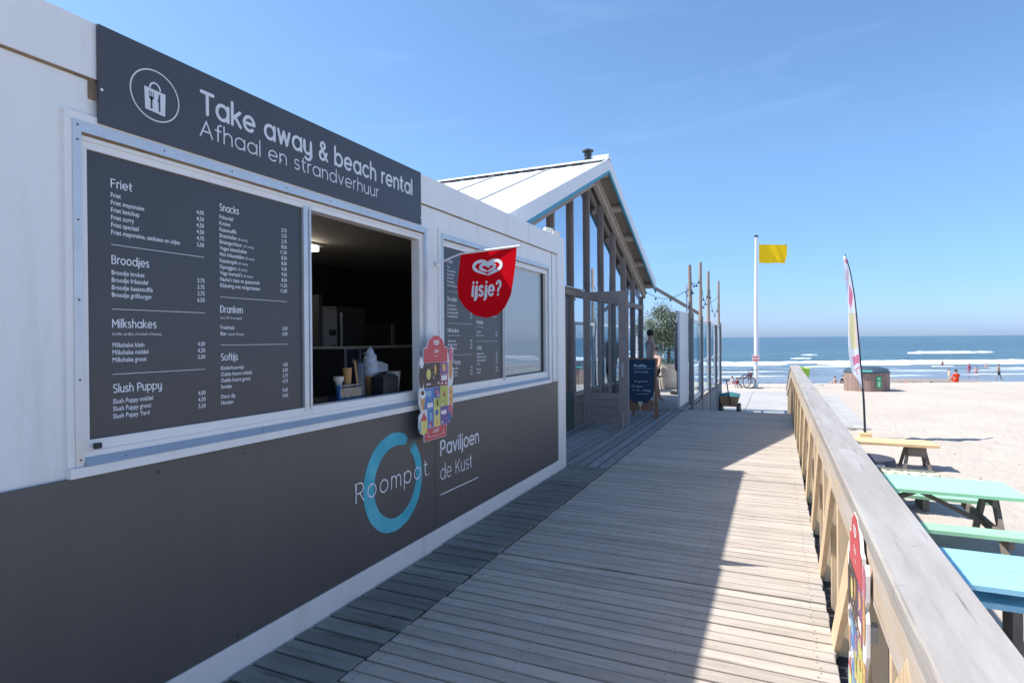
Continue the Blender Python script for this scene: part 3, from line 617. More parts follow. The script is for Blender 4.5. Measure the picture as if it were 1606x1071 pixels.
def window_unit(y0, y1, div0, div1):
    w = thing_part('window', kiosk)
    mb = MB(); X = WX
    mb.box(X-0.05, X+0.006, y0, y0+0.024, 1.0945, 2.392); mb.box(X-0.05, X+0.006, y1-0.024, y1, 1.0945, 2.392)
    mb.box(X-0.05, X+0.006, y0+0.024, y1-0.024, 2.362, 2.392); mb.box(X-0.05, X+0.022, y0, y1, 1.0575, 1.094)
    part('surround', mb, WTRIM, w)
    mb = MB(); mb.box(X-0.01, X+0.012, y0+0.024, y1-0.024, 2.322, 2.362); mb.box(X-0.01, X+0.011, y0+0.024, y0+0.054, 1.094, 2.322)
    mb.box(X-0.01, X+0.011, y1-0.054, y1-0.024, 1.094, 2.322)
    part('aluminium_strip', mb, ALU, w)
    mb = MB(); mb.add([(X+0.026, y0+0.055, 1.094), (X+0.026, y1-0.055, 1.094), (X+0.004, y1-0.055, 1.124), (X+0.004, y0+0.055, 1.124),
                       (X-0.01, y0+0.055, 1.094), (X-0.01, y1-0.055, 1.094), (X-0.01, y1-0.055, 1.124), (X-0.01, y0+0.055, 1.124)],
                      [(0, 1, 2, 3), (4, 7, 6, 5), (0, 3, 7, 4), (1, 5, 6, 2), (3, 2, 6, 7), (0, 4, 5, 1)]); part('sill_flashing', mb, GALV, w)
    mb = MB(); mb.box(X-0.01, X+0.002, y0+0.054, y1-0.054, 2.314, 2.322); part('top_joint', mb, RUST, w)
    mb = MB(); a = y0+0.054; b = y1-0.054; q = 0.028
    mb.box(X-0.08, X-0.002, a, b, 1.124, 1.146); mb.box(X-0.075, X-0.007, a, b, 1.1465, 1.186)
    mb.box(X-0.08, X-0.003, a, b, 2.298, 2.314); mb.box(X-0.075, X-0.008, a, b, 2.27, 2.2975)
    mb.box(X-0.075, X-0.008, a, a+q, 1.186, 2.27); mb.box(X-0.075, X-0.008, b-q*1.6, b, 1.186, 2.27)
    part('frame', mb, WTRIM, w)
    mb = MB(); mb.box(X-0.07, X-0.004, div0, div0+0.03, 1.165, 2.285); mb.box(X-0.07, X-0.010, div0+0.032, div0+0.042, 1.17, 2.28)
    mb.box(X-0.07, X-0.004, div0+0.044, div1-0.04, 1.165, 2.285)
    if div1-div0 > 0.09: mb.box(X-0.09, X-0.045, div1-0.018, div1, 1.186, 2.27)
    part('mullion', mb, ALU, w)
    mb = MB()
    n = int((y1-y0)/0.33)
    for k in range(n+1):
        y = y0+0.04+(y1-y0-0.08)*k/n
        mb.add([(X+0.0135, y+0.004*math.cos(j*PI/3), 2.343+0.004*math.sin(j*PI/3)) for j in range(6)], [tuple(range(6))])
    for k in range(5):
        z = 1.12+1.17*k/4
        for y in (y0+0.04, y1-0.04): mb.add([(X+0.0125, y+0.004*math.cos(j*PI/3), z+0.004*math.sin(j*PI/3)) for j in range(6)], [tuple(range(6))])
    for k in range(4):
        y = y0+0.2+(y1-y0-0.4)*k/3; mb.add([(X+0.0165+0.0*j, y+0.004*math.cos(j*PI/3), 1.109+0.003*math.sin(j*PI/3)) for j in range(6)], [tuple(range(6))])
    part('screws', mb, BLACK, w, kind='stuff')
    return w
def thing_part(name, parent):
    o = bpy.data.objects.new(name, None); COL.objects.link(o); o.parent = parent; o.location = -base_of(parent); return o
w1 = window_unit(1.262, 3.672, 2.437, 2.535)
mb = MB(); mb.box(WX+0.0, WX+0.014, 1.352, 1.375, 1.152, 1.172); part('drain_cap', mb, BLACK, w1)
w2 = window_unit(3.825, 6.20, 4.975, 5.035)
mb = MB(); mb.box(WX-0.055, WX-0.05, 5.03, 6.09, 1.18, 2.275); part('pane', mb, BLINDG, w2)
mb = MB(); mb.box(WX-0.0495, WX-0.03, 6.058, 6.075, 1.186, 2.27); mb.box(WX-0.0495, WX-0.03, 5.03, 6.058, 1.186, 1.196); part('pane_gasket', mb, BLACK, w2)
# interior shell
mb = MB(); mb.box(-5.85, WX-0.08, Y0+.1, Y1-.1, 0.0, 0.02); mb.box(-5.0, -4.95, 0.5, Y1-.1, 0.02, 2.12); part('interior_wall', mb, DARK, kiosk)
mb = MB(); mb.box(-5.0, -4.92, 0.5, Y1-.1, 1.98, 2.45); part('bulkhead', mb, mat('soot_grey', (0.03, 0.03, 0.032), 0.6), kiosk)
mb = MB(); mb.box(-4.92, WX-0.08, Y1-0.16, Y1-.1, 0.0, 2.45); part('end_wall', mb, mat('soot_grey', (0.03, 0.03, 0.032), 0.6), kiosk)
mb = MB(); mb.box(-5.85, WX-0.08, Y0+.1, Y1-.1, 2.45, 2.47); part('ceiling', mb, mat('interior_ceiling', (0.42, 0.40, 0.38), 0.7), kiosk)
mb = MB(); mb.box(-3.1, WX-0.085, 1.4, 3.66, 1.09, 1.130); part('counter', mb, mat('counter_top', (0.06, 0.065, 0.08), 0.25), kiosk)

# ------------------------------------------------------------------ fascia sign
def wf(d): return lambda u, v: (WX+d, u, v)
def wfd(d): return lambda u, v, e: (WX+d+e, u, v)
sg = thing('takeaway_sign', 'long slate grey sign reading Take away & beach rental above the serving hatch', 'sign', (WX+0.006, 2.47, 2.37))
mb = MB(); mb.box(WX+0.0035, WX+0.016, 1.375, 3.565, 2.372, 2.744); part('sign_board', mb, SIGN, sg)
mb = MB(); f = wf(0.0172)
round_text(mb, 'Take away & beach rental', 1.806, 2.562, 0.093, wfd(0.0172), width=1.64, wt=0.118, gap=0.20)
round_text(mb, 'Afhaal en strandverhuur', 1.800, 2.458, 0.070, wfd(0.0172), width=1.27, wt=0.070, gap=0.17)
part('lettering', mb, INK2, sg)
mb = MB(); strip(mb, ell(1.5955, 2.555, 0.1025, 0.1015, 48), 0.0055, f, closed=True); part('logo_ring', mb, INK2, sg)
mb = MB(); cy, cz = 1.594, 2.545
flat(mb, [(cy-0.042, cz-0.055), (cy+0.042, cz-0.062), (cy+0.045, cz+0.03), (cy-0.045, cz+0.035)], wf(0.0172))
strip(mb, ell(cy, cz+0.035, 0.022, 0.026, 14, 0, PI), 0.007, wf(0.0174)); part('bag_symbol', mb, INK2, sg)
mb = MB(); f2 = wf(0.0180)
strip(mb, [(cy-0.016, cz-0.048), (cy-0.016, cz+0.0)], 0.008, f2)
for k in (-0.008, 0, 0.008): strip(mb, [(cy-0.016+k, cz-0.002), (cy-0.016+k, cz+0.022)], 0.003, f2)
flat(mb, [(cy-0.026, cz-0.006), (cy-0.016, cz-0.014), (cy-0.006, cz-0.006), (cy-0.006, cz+0.001), (cy-0.026, cz+0.001)], f2)
strip(mb, [(cy+0.018, cz-0.050), (cy+0.018, cz-0.01)], 0.007, f2)
flat(mb, [(cy+0.010, cz-0.012), (cy+0.0215, cz-0.012), (cy+0.0215, cz+0.024), (cy+0.016, cz+0.018)], f2)
part('cutlery_symbol', mb, SIGN, sg)
mb = MB(); 
for y, z in ((1.385, 2.50), (2.26, 2.475), (3.553, 2.42)):
    mb.add([(WX+0.0182, y+0.006*math.cos(j*PI/4), z+0.006*math.sin(j*PI/4)) for j in range(8)], [tuple(range(8))])
part('screw_heads', mb, INK, sg, kind='stuff')

# ------------------------------------------------------------------ menu boards
def menu_board(y0, label):
    b = thing('menu_board', label, 'menu board', (WX, y0+0.545, 1.19), 'menu boards in the kiosk windows')
    X = WX-0.020
    mb = MB(); mb.box(X-0.01, X, y0-0.002, y0+1.100, 1.184, 2.272); part('board', mb, MENU, b)
    f = lambda u, v: (X+0.0015, y0+u, v); mb = MB(); P = 0.0288
    cap = 0.0178
    def T(s, u, v, h=cap, **k): put_text(mb, s, u, v, h, f, bold=k.pop('bold', 0.012), kxf=0.80, **k)
    def H(s, u, v, w): round_text(mb, s, u+0.002, v, 0.031, lambda a, b, e: (X+0.0015+e, y0+a, b), width=w-0.004, wt=0.095)
    def LN(u0, u1, v): mb.add([f(u0, v), f(u1, v), f(u1, v+0.0022), f(u0, v+0.0022)], [(0, 1, 2, 3)])
    def rows(items, u, v, wid=1.0):
        for i, s in enumerate(items):
            if isinstance(s, tuple):
                w = put_text(mb, s[0], u, v-P*i, cap, f, bold=0.012, kxf=0.80)
                put_text(mb, s[1], u+w+0.008, v-P*i, cap*0.72, f, kxf=0.85)
            else: T(s, u, v-P*i)
    def prices(items, u, v, st=P):
        for i, s in enumerate(items): put_text(mb, s, u, v-st*i, cap, f, align='R', bold=0.012, kxf=0.84)
    c1 = 0.098; p1 = 0.503; c2 = 0.584; p2 = 0.992
    H('Friet', c1, 2.151, 0.083)
    rows(['Friet', 'Friet mayonaise', 'Friet ketchup', 'Friet curry', 'Friet speciaal', 'Friet mayonaise, satésaus en uitjes'], c1, 2.112)
    prices(['4,00', '4,50', '4,50', '4,50', '4,75', '5,00'], p1, 2.123-0.006)
    LN(c1, p1, 1.927); H('Broodjes', c1, 1.855, 0.150)
    rows(['Broodje kroket', 'Broodje frikandel', 'Broodje kaassoufflé', 'Broodje grillburger'], c1, 1.812)
    prices(['3,75', '3,75', '3,75', '6,50'], p1, 1.816-0.003)
    LN(c1, p1, 1.677); H('Milkshakes', c1, 1.607, 0.178)
    T('(vanille, aardbei, chocolade of banaan)', c1, 1.577, 0.0112, bold=0)
    rows(['Milkshake klein', 'Milkshake middel', 'Milkshake groot'], c1, 1.530); prices(['4,00', '4,50', '5,00'], p1, 1.530)
    LN(c1, p1, 1.424); H('Slush Puppy', c1, 1.354, 0.198)
    rows(['Slush Puppy middel', 'Slush Puppy groot', 'Slush Puppy Yard'], c1, 1.311); prices(['4,00', '4,50', '5,50'], p1, 1.311)
    H('Snacks', c2, 2.156, 0.108)
    rows(['Frikandel', 'Kroket', 'Kaassoufflé', ('Bitterballen', '(8 stuks)'), ('Bittergarnituur', '(12 stuks)'), 'Vegan bitterballen', ('Mini frikandellen', '(8 stuks)'),
          ('Kaastengels', '(8 stuks)'), ('Kipnuggets', '(8 stuks)'), ("Vega loempia's", '(8 stuks)'), "Nacho's kaas en guacamole", 'Kibbeling met ravigottesaus'], c2, 2.118)
    prices(['2,75', '2,75', '2,75', '8,50', '11,50', '8,50', '8,00', '9,00', '9,00', '8,00', '11,50', '13,00'], p2, 2.118)
    LN(c2, p2, 1.754); H('Dranken', c2, 1.684, 0.126); T('(excl. €0,15 statiegeld)', c2, 1.654, 0.0112, bold=0)
    rows(['Frisdrank', ('Bier', '(vanaf 18 jaar)')], c2, 1.606); prices(['3,50', '4,00'], p2, 1.606)
    LN(c2, p2, 1.531); H('Softijs', c2, 1.461, 0.094)
    rows(['Kinderhoorntje', 'Oublie hoorn middel', 'Oublie hoorn groot', 'Sundae'], c2, 1.417); prices(['1,85', '3,00', '3,75', '4,75'], p2, 1.417)
    rows(['Disco dip', 'Nootjes'], c2, 1.285); prices(['0,60', '0,60'], p2, 1.285)
    part('lettering', mb, INK, b); return b
m1 = menu_board(1.338, 'large slate menu board filling the left half of the serving hatch window')
m2 = copy_tree(m1); m2.location.y += 3.883-1.338
m2['label'] = 'slate menu board partly hidden behind the red ice cream flag'

# ------------------------------------------------------------------ logo on the anthracite panel
lg = thing('wall_logo', 'blue brushed ring logo with white Roompot lettering on the dark panels', 'logo', (WX+0.005, 3.25, 0.25))
RING = mat('turquoise_brush_print', (0.035, 0.42, 0.54), 0.5, var=0.18, vs=5, dirt=(0.16, 0.60, 0.70), ds=2.6, dlo=0.45, dhi=0.7)
mb = MB(); pts = []; ws = []
n = 90
for i in range(n+1):
    a = rad(62)+rad(338)*i/n; k = i/n
    wv = 0.074+0.030*math.sin(PI*min(1, k*1.6))*(1-k)+0.018*math.sin(k*PI)
    pts.append((3.245+(0.283-0.0*k)*math.cos(a), 0.605+(0.283)*math.sin(a))); ws.append(wv*(0.96+0.05*noise.noise(Vector((i*.35, 0, 0)))))
ws[0] *= 0.5; ws[1] *= 0.8
strip(mb, pts, ws, wf(0.0052))
# ragged bristle ends of the stroke
for j in range(7):
    rr = 0.283+(-0.036+0.012*j); a0 = rad(62+338); a1 = a0+rad(6+10*((j*37) % 5)/5)
    strip(mb, [(3.245+rr*math.cos(a0+(a1-a0)*q/4), 0.605+rr*math.sin(a0+(a1-a0)*q/4)) for q in range(5)], [0.011, 0.010, 0.008, 0.006, 0.002], wf(0.0052))
part('brushed_ring', mb, RING, lg)
mb = MB(); round_text(mb, 'Roompot', 2.838, 0.567, 0.112, wfd(0.0066), width=0.79, wt=0.060, gap=0.26); round_text(mb, '.', 3.655, 0.567, 0.112, wfd(0.0066), wt=0.07); part('lettering', mb, INK, lg)
l2 = thing('wall_lettering', 'white Paviljoen de Kust lettering right of the blue ring on the dark panels', 'lettering', (WX+0.005, 4.1, 0.37))
mb = MB(); round_text(mb, 'Paviljoen', 3.825, 0.674, 0.105, wfd(0.0052), width=0.615, wt=0.105, gap=0.19); part('top_line', mb, INK, l2)
mb = MB(); round_text(mb, 'de Kust', 3.82, 0.488, 0.108, wfd(0.0052), width=0.495, wt=0.058, gap=0.18); part('lower_line', mb, INK, l2)
mb = MB(); mb.add([(WX+.0052, 3.817, .372), (WX+.0052, 4.435, .372), (WX+.0052, 4.435, .380), (WX+.0052, 3.817, .380)], [(0, 1, 2, 3)]); part('underline', mb, INK, l2)

# ------------------------------------------------------------------ ice cream price board (flat printed board, cut to shape)
def C(*h): return tuple(((int(x, 16)/255)**2.2) for x in h)
def hexc(s): return C(s[0:2], s[2:4], s[4:6])
pc = {}
def pm(h, r=0.4):
    if h not in pc:
        c = hexc(h); g = (c[0]+c[1]+c[2])/3; pc[h] = mat('print_'+h, tuple(0.8*x+0.2*g for x in c), r)
    return pc[h]
def price_board(name, label, loc, rotz):
    """local: u across 0..0.46, v up 0..0.74, face towards +X local"""
    t = thing(name, label, 'price board', (0, 0, 0), 'ice cream price boards')
    f = lambda d: (lambda u, v: (d, u-0.23, v))
    out = [(0.06, 0), (0.36, 0), (0.365, 0.085), (0.41, 0.10), (0.455, 0.17), (0.46, 0.25), (0.41, 0.30), (0.43, 0.34), (0.465, 0.40), (0.468, 0.50), (0.44, 0.53), (0.465, 0.56),
           (0.472, 0.64), (0.45, 0.665), (0.40, 0.60), (0.385, 0.63), (0.385, 0.66), (0.345, 0.665), (0.32, 0.715), (0.26, 0.748), (0.19, 0.748), (0.13, 0.715), (0.10, 0.66), (0.06, 0.655), (0.06, 0.55),
           (0.03, 0.60), (0.005, 0.56), (0.0, 0.46), (0.02, 0.40), (-0.002, 0.36), (0.0, 0.27), (0.03, 0.21), (0.0, 0.19), (-0.005, 0.11), (0.02, 0.06), (0.06, 0.05)]
    mb = MB(); mb.prism(out, lambda u, v, d: (d-0.010, u-0.23, v), 0.010); part('backing', mb, pm('E8E4E2'), t)
    cols = ['D83038', '4A3430', '8A4E8C', '2A7CC8', 'C8C840', '2F5FA8', 'E8D858', 'F0ECE8', 'D8944C', '6A4A9A', 'A03850', '78B8D8', 'F2B040', '241C20', 'D85878']
    mats = [pm(c) for c in cols]; R, BR, PU, BL, LI, DB, YE, WH, OR, VI, MA, LB, AM, BK, PK = range(15)
    mb = MB(); g = f(0.0012)
    def q(u0, u1, v0, v1, mi, d=0.0012): flat(mb, [(u0, v0), (u1, v0), (u1, v1), (u0, v1)], f(d), mi)
    flat(mb, [(0.062, 0.552), (0.38, 0.552), (0.38, 0.655), (0.342, 0.66), (0.318, 0.71), (0.26, 0.743), (0.19, 0.743), (0.133, 0.71), (0.103, 0.655), (0.062, 0.65)], g, R)
    q(0.062, 0.358, 0.003, 0.088, R)
    q(0.06, 0.275, 0.375, 0.55, BR); q(0.277, 0.385, 0.46, 0.55, PU); q(0.277, 0.385, 0.375, 0.458, MA)
    q(0.06, 0.185, 0.225, 0.373, BL); q(0.187, 0.272, 0.295, 0.373, DB); q(0.187, 0.272, 0.225, 0.293, LI); q(0.274, 0.385, 0.225, 0.373, LI)
    q(0.10, 0.185, 0.09, 0.223, BL); q(0.187, 0.272, 0.16, 0.223, YE); q(0.187, 0.272, 0.09, 0.158, YE); q(0.274, 0.40, 0.09, 0.223, VI)
    q(0.29, 0.37, 0.415, 0.452, WH, .002); q(0.10, 0.17, 0.235, 0.268, WH, .002); q(0.285, 0.36, 0.165, 0.195, WH, .002)
    # ices that stick out of the outline
    flat(mb, ell(0.03, 0.47, 0.032, 0.095, 20), f(.0018), BR); flat(mb, ell(0.03, 0.545, 0.02, 0.03, 12), f(.0024), WH)
    flat(mb, ell(0.43, 0.60, 0.032, 0.055, 18), f(.0018), PK); flat(mb, ell(0.425, 0.49, 0.03, 0.075, 18), f(.0018), OR)
    flat(mb, [(0.035, 0.225), (0.055, 0.225), (0.075, 0.315), (0.005, 0.315)], f(.0018), OR); flat(mb, ell(0.04, 0.335, 0.04, 0.032, 18), f(.0022), WH); flat(mb, ell(0.04, 0.345, 0.022, 0.016, 12), f(.0026), BR)
    for k in range(5): flat(mb, ell(0.43, 0.245+0.026*k, 0.030, 0.018, 12), f(.0018+0.0002*k), OR if k % 2 else AM)
    flat(mb, [(0.02, 0.06), (0.09, 0.06), (0.10, 0.15), (0.01, 0.15)], f(.0018), YE); flat(mb, [(0.01, 0.15), (0.10, 0.15), (0.055, 0.21)], f(.0018), R); q(0.0, 0.02, 0.08, 0.15, LB, .0018)
    flat(mb, ell(0.42, 0.18, 0.035, 0.055, 16), f(.0018), PK); flat(mb, ell(0.40, 0.14, 0.03, 0.035, 14), f(.002), DB)
    flat(mb, ell(0.12, 0.47, 0.028, 0.038, 16), f(.0018), YE); flat(mb, ell(0.21, 0.50, 0.014, 0.04, 12), f(.0018), AM); flat(mb, ell(0.33, 0.51, 0.024, 0.03, 14), f(.0018), AM)
    flat(mb, ell(0.12, 0.335, 0.04, 0.022, 16), f(.0018), LB); flat(mb, ell(0.23, 0.335, 0.018, 0.026, 12), f(.0018), PK); flat(mb, ell(0.235, 0.26, 0.01, 0.028, 12), f(.0018), BK)
    flat(mb, ell(0.33, 0.31, 0.018, 0.018, 12), f(.0018), R); flat(mb, ell(0.225, 0.19, 0.024, 0.022, 12), f(.0018), DB); flat(mb, ell(0.23, 0.125, 0.012, 0.028, 12), f(.0018), AM)
    flat(mb, ell(0.145, 0.17, 0.02, 0.03, 12), f(.0018), LB); flat(mb, ell(0.15, 0.115, 0.016, 0.016, 12), f(.0018), R)
    for u, v in ((0.10, 0.40), (0.13, 0.40), (0.25, 0.40), (0.30, 0.395), (0.35, 0.395), (0.165, 0.245), (0.25, 0.31), (0.30, 0.24), (0.30, 0.11), (0.13, 0.105)):
        flat(mb, ell(u, v, 0.009, 0.010, 10), f(.0028), WH)
    rq = random.Random(4)
    for k in range(150):
        u, v = rq.uniform(0.07, 0.37), rq.uniform(0.10, 0.54); w_, h_ = rq.choice(((.012, .002), (.018, .002), (.006, .004), (.009, .003), (.004, .010), (.014, .006)))
        q(u, u+w_, v, v+h_, rq.choice((WH, WH, YE, BK, R, OR, LB, PK)), .0032+.0002*(k % 5))
    part('printed_face', mb, mats, t)
    mb = MB(); heart_logo(mb, 0.225, 0.690, 0.038, f(.0026)); put_text(mb, 'OLA', 0.225, 0.622, 0.022, f(.0026), align='C', bold=0.02)
    put_text(mb, 'LEKKER', 0.225, 0.592, 0.009, f(.0026), align='C'); put_text(mb, 'LAST', 0.215, 0.048, 0.026, f(.0026), width=0.085, align='C', bold=0.01)
    for u in (0.11, 0.315): strip(mb, [(u-0.014, 0.03), (u+0.014, 0.03), (u+0.006, 0.05), (u, 0.068), (u-0.006, 0.05)], 0.003, f(.0026), closed=True)
    mb.add([f(.0026)(u, v) for u, v in ((.14, .024), (.29, .024), (.29, .027), (.14, .027))], [(0, 1, 2, 3)])
    part('lettering', mb, pm('F4F0F0'), t)
    mb = MB(); mb.box(-0.06, -0.010, -0.02, 0.02, 0.35, 0.40); part('bracket', mb, ALU, t)
    t.location = loc; t.rotation_euler = (0, 0, rotz); return t
pb1 = price_board('price_board', 'colourful ice cream price board hanging between the two kiosk windows', (WX+0.085, 3.645, 0.835), 0)
pb2 = copy_tree(pb1); pb2.location = (0.232, 2.20, 0.22); pb2.rotation_euler = (0, 0, PI)
pb2['label'] = 'colourful ice cream price board fixed to the inside of the timber railing'

# ------------------------------------------------------------------ red ice cream flag
fl = thing('ice_cream_flag', 'red drop-shaped flag with white heart and ijsje? lettering sticking out from the kiosk', 'flag', (WX, 3.80, 2.12))
YF = 3.83
mb = MB(); mb.tube([(WX-0.004, 3.80, 2.118), (WX+0.01, 3.80, 2.118)], 0.022, 12); mb.tube([(WX+0.01, 3.80, 2.118), (-2.22, 3.815, 2.160), (-2.145, 3.83, 2.186), (-1.665, 3.83, 2.207)], 0.0065, 8)
mb.tube([(-2.02, 3.83, 2.194), (-1.662, 3.83, 2.210)], 0.009, 8)
part('rod', mb, pm('E8E8E8'), fl, smooth=True)
def flagpt(u, v): return (-2.145+u, YF+0.016*math.sin(u*9)-0.010*math.sin(v*8), 1.705+v)
mb = MB(); pts = [(0.0, 0.478), (-0.012, 0.35), (-0.022, 0.24), (-0.012, 0.15), (0.04, 0.075), (0.11, 0.022), (0.205, 0.0), (0.30, 0.020), (0.37, 0.075), (0.42, 0.16), (0.44, 0.26), (0.455, 0.38), (0.462, 0.495)]
def edge_at(v):   # left/right extent by height
    Lp = [(0.0, 0.205), (0.022, 0.11), (0.075, 0.04), (0.15, -0.012), (0.24, -0.022), (0.35, -0.012), (0.49, 0.0)]
    Rp = [(0.0, 0.205), (0.020, 0.30), (0.075, 0.37), (0.16, 0.42), (0.26, 0.44), (0.38, 0.455), (0.49, 0.462)]
    def ip(P):
        for (a, x), (b, y) in zip(P, P[1:]):
            if a <= v <= b: return x+(y-x)*(v-a)/(b-a)
        return P[-1][1]
    return ip(Lp), ip(Rp)
NV, NU = 24, 16; g_ = []
for j in range(NV+1):
    v = 0.485*(j/NV)**1.25; a, b = edge_at(v)
    for i in range(NU+1):
        u = a+(b-a)*i/NU; vv = v+(0.018*u/0.46 if j == NV else 0)*1.0; g_.append(flagpt(u, vv))
mb.add(g_, [(j*(NU+1)+i, j*(NU+1)+i+1, (j+1)*(NU+1)+i+1, (j+1)*(NU+1)+i) for j in range(NV) for i in range(NU)])
REDF = cloth_mat('red_flag_cloth', (0.80, 0.008, 0.016), trans=0.42)
fo = part('flag_cloth', mb, REDF, fl, smooth=True); 
mb = MB(); ff = lambda u, v: Vector(flagpt(u, v))+Vector((0, -0.0035, 0))
heart_logo(mb, 0.222, 0.362, 0.122, ff); part('heart_symbol', mb, INK, fl, fix=False)
mb = MB(); round_text(mb, 'ijsje?', 0.100, 0.165, 0.098, lambda a, b, e: Vector(flagpt(a, b))+Vector((0, -0.0035-e, 0)), width=0.225, wt=0.130, gap=0.26, shear=0.14); part('lettering', mb, INK, fl, fix=False)

# ------------------------------------------------------------------ things inside the kiosk
def holder(name, label, cat, loc, group=None): return thing(name, label, cat, loc, group)
t = holder('tube_lamp', 'lit fluorescent tube lamp under the kiosk ceiling', 'lamp', (-3.9, 3.9, 2.40))
mb = MB(); mb.box(-3.95, -3.85, 3.0, 4.28, 2.425, 2.45); part('housing', mb, STEEL, t)
mb = MB(); mb.box(-3.94, -3.86, 3.05, 4.22, 2.375, 2.42)
part('tube', mb, mat('lit_tube', (0.8, 0.8, 0.75), 0.5, emit=((1.0, 0.92, 0.74), 5.5)), t)
t = holder('convection_oven', 'tall steel oven with round knobs at the left inside the hatch', 'oven', (-3.8, 4.2, 0.02))
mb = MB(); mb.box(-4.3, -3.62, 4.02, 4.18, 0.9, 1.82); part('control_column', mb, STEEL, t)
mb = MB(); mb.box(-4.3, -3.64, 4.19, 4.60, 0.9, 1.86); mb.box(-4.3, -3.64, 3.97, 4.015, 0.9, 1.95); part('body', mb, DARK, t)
mb = MB()
for z in (1.62, 1.48, 1.22): mb.tube([(-3.615, 4.10, z), (-3.58, 4.10, z)], 0.028, 10)
mb.box(-3.618, -3.605, 4.06, 4.14, 1.40, 1.45); part('knobs', mb, BLACK, t, kind='stuff')
mb = MB(); mb.box(-3.60, -3.585, 4.20, 4.215, 1.0, 1.8); part('door_handle', mb, ALU, t)
t = holder('steel_cabinet', 'row of steel cabinets at the back of the kiosk kitchen', 'cabinet', (-4.5, 5.6, 0.02))
mb = MB(); mb.box(-4.9, -4.35, 4.8, 6.5, 0.9, 1.75); part('body', mb, mat('dim_steel', (0.12, 0.12, 0.125), 0.4, metal=0.3), t)
for y in (5.35, 5.40, 6.0, 6.04):
    mb = MB(); mb.box(-4.345, -4.33, y, y+0.02, 1.2, 1.74); part('door_edge', mb, ALU, t)
t = holder('softice_machine', 'dark counter unit with steel rim behind the big ice cream model', 'counter', (-3.5, 4.4, 0.02))
mb = MB(); mb.box(-3.62, -3.1, 3.66, 5.3, 0.6, 1.478); part('body', mb, mat('dark_front', (0.035, 0.035, 0.04), 0.35), t)
mb = MB(); mb.box(-3.63, -3.09, 3.655, 5.31, 1.479, 1.495); mb.box(-3.098, -3.088, 3.66, 3.675, 1.0, 1.478); mb.box(-3.098, -3.088, 3.84, 3.85, 1.0, 1.478); part('steel_rim', mb, STEEL, t)
mb = MB(); mb.tube([(-3.098, 3.90, 1.44), (-3.085, 3.90, 1.44)], 0.014, 10); mb.tube([(-3.098, 3.935, 1.44), (-3.085, 3.935, 1.44)], 0.014, 10); part('dials', mb, ALU, t)
CONE = mat('wafer_cone', (0.40, 0.21, 0.08), 0.7, var=0.15, vs=40)
CREAM = mat('soft_ice_cream', (0.42, 0.44, 0.50), 0.5, bump=1.0, bs=60)
t = holder('ice_cream_model', 'large model of a soft ice cream cone standing on the hatch counter', 'ice cream cone', (-2.56, 3.29, 1.13))
mb = MB(); mb.lathe([(0.022, 1.132), (0.026, 1.15), (0.046, 1.285), (0.050, 1.30), (0.048, 1.306)], (-2.56, 3.29, 0), 20); part('cone', mb, CONE, t, smooth=True)
mb = MB(); pr = []
nR = 34
vs_ = []
for j in range(nR+1):
    z = 1.300+0.205*j/nR
    for k in range(24):
        a = 2*PI*k/24; env = 0.060*math.cos(0.5*PI*max(0, (j/nR-0.12)/0.88))**0.75 if j > 2 else 0.052+0.003*j
        r = env*(1+0.10*math.sin(a-2*PI*4.2*(j/nR)))+0.0008; vs_.append((-2.56+r*math.cos(a), 3.29+r*math.sin(a), z))
mb.add(vs_, [(j*24+k, j*24+(k+1) % 24, (j+1)*24+(k+1) % 24, (j+1)*24+k) for j in range(nR) for k in range(24)]); part('ice_swirl', mb, CREAM, t, smooth=True)
t = holder('cone_stand', 'clear holder with sample wafer cones on the hatch counter', 'cone holder', (-2.47, 2.92, 1.13))
mb = MB(); mb.box(-2.53, -2.43, 2.83, 3.035, 1.132, 1.137); mb.box(-2.53, -2.43, 2.83, 2.835, 1.137, 1.275); mb.box(-2.53, -2.43, 3.03, 3.035, 1.137, 1.275)
mb.box(-2.435, -2.43, 2.835, 3.03, 1.137, 1.275); part('acrylic_box', mb, glass_mat('blue_acrylic', (0.55, 0.72, 0.95), 0.15), t)
mb = MB(); mb.lathe([(0.006, 1.14), (0.022, 1.29), (0.032, 1.30), (0.033, 1.325)], (-2.48, 2.875, 0), 14); part('white_cone', mb, mat('pale_wafer', (0.55, 0.50, 0.42), 0.7), t, smooth=True)
mb = MB(); mb.lathe([(0.012, 1.14), (0.030, 1.375)], (-2.48, 2.955, 0), 14); part('wafer_cone', mb, CONE, t, smooth=True)
t = holder('straw_jar', 'dark glass jar of straws and spoons on the hatch counter', 'jar', (-2.46, 3.085, 1.13))
mb = MB(); mb.lathe([(0.045, 1.132), (0.048, 1.2), (0.040, 1.38), (0.038, 1.40)], (-2.50, 3.09, 0), 16); part('jar', mb, mat('dark_jar', (0.03, 0.035, 0.06), 0.2), t, smooth=True)
mb = MB()
for k in range(6):
    a = k*1.05; mb.tube([(-2.50+0.01*math.cos(a), 3.09+0.01*math.sin(a), 1.3), (-2.50+0.04*math.cos(a), 3.09+0.045*math.sin(a), 1.43)], 0.004, 6)
part('straws', mb, pm('30364A'), t, kind='stuff')
mb = MB(); mb.tube([(-2.44, 3.03, 1.14), (-2.45, 2.99, 1.42)], 0.007, 6); part('wooden_spoon', mb, CONE, t)
t = holder('napkin_dispenser', 'black napkin dispenser beside the ice cream model', 'napkin dispenser', (-2.45, 3.31, 1.13))
mb = MB(); mb.bbox(-2.51, -2.41, 3.235, 3.405, 1.132, 1.315, 0.02); part('dispenser_box', mb, BLACK, t)
t = holder('paper_cups', 'stack of white paper cups beside the napkin dispenser', 'cups', (-2.55, 3.45, 1.13))
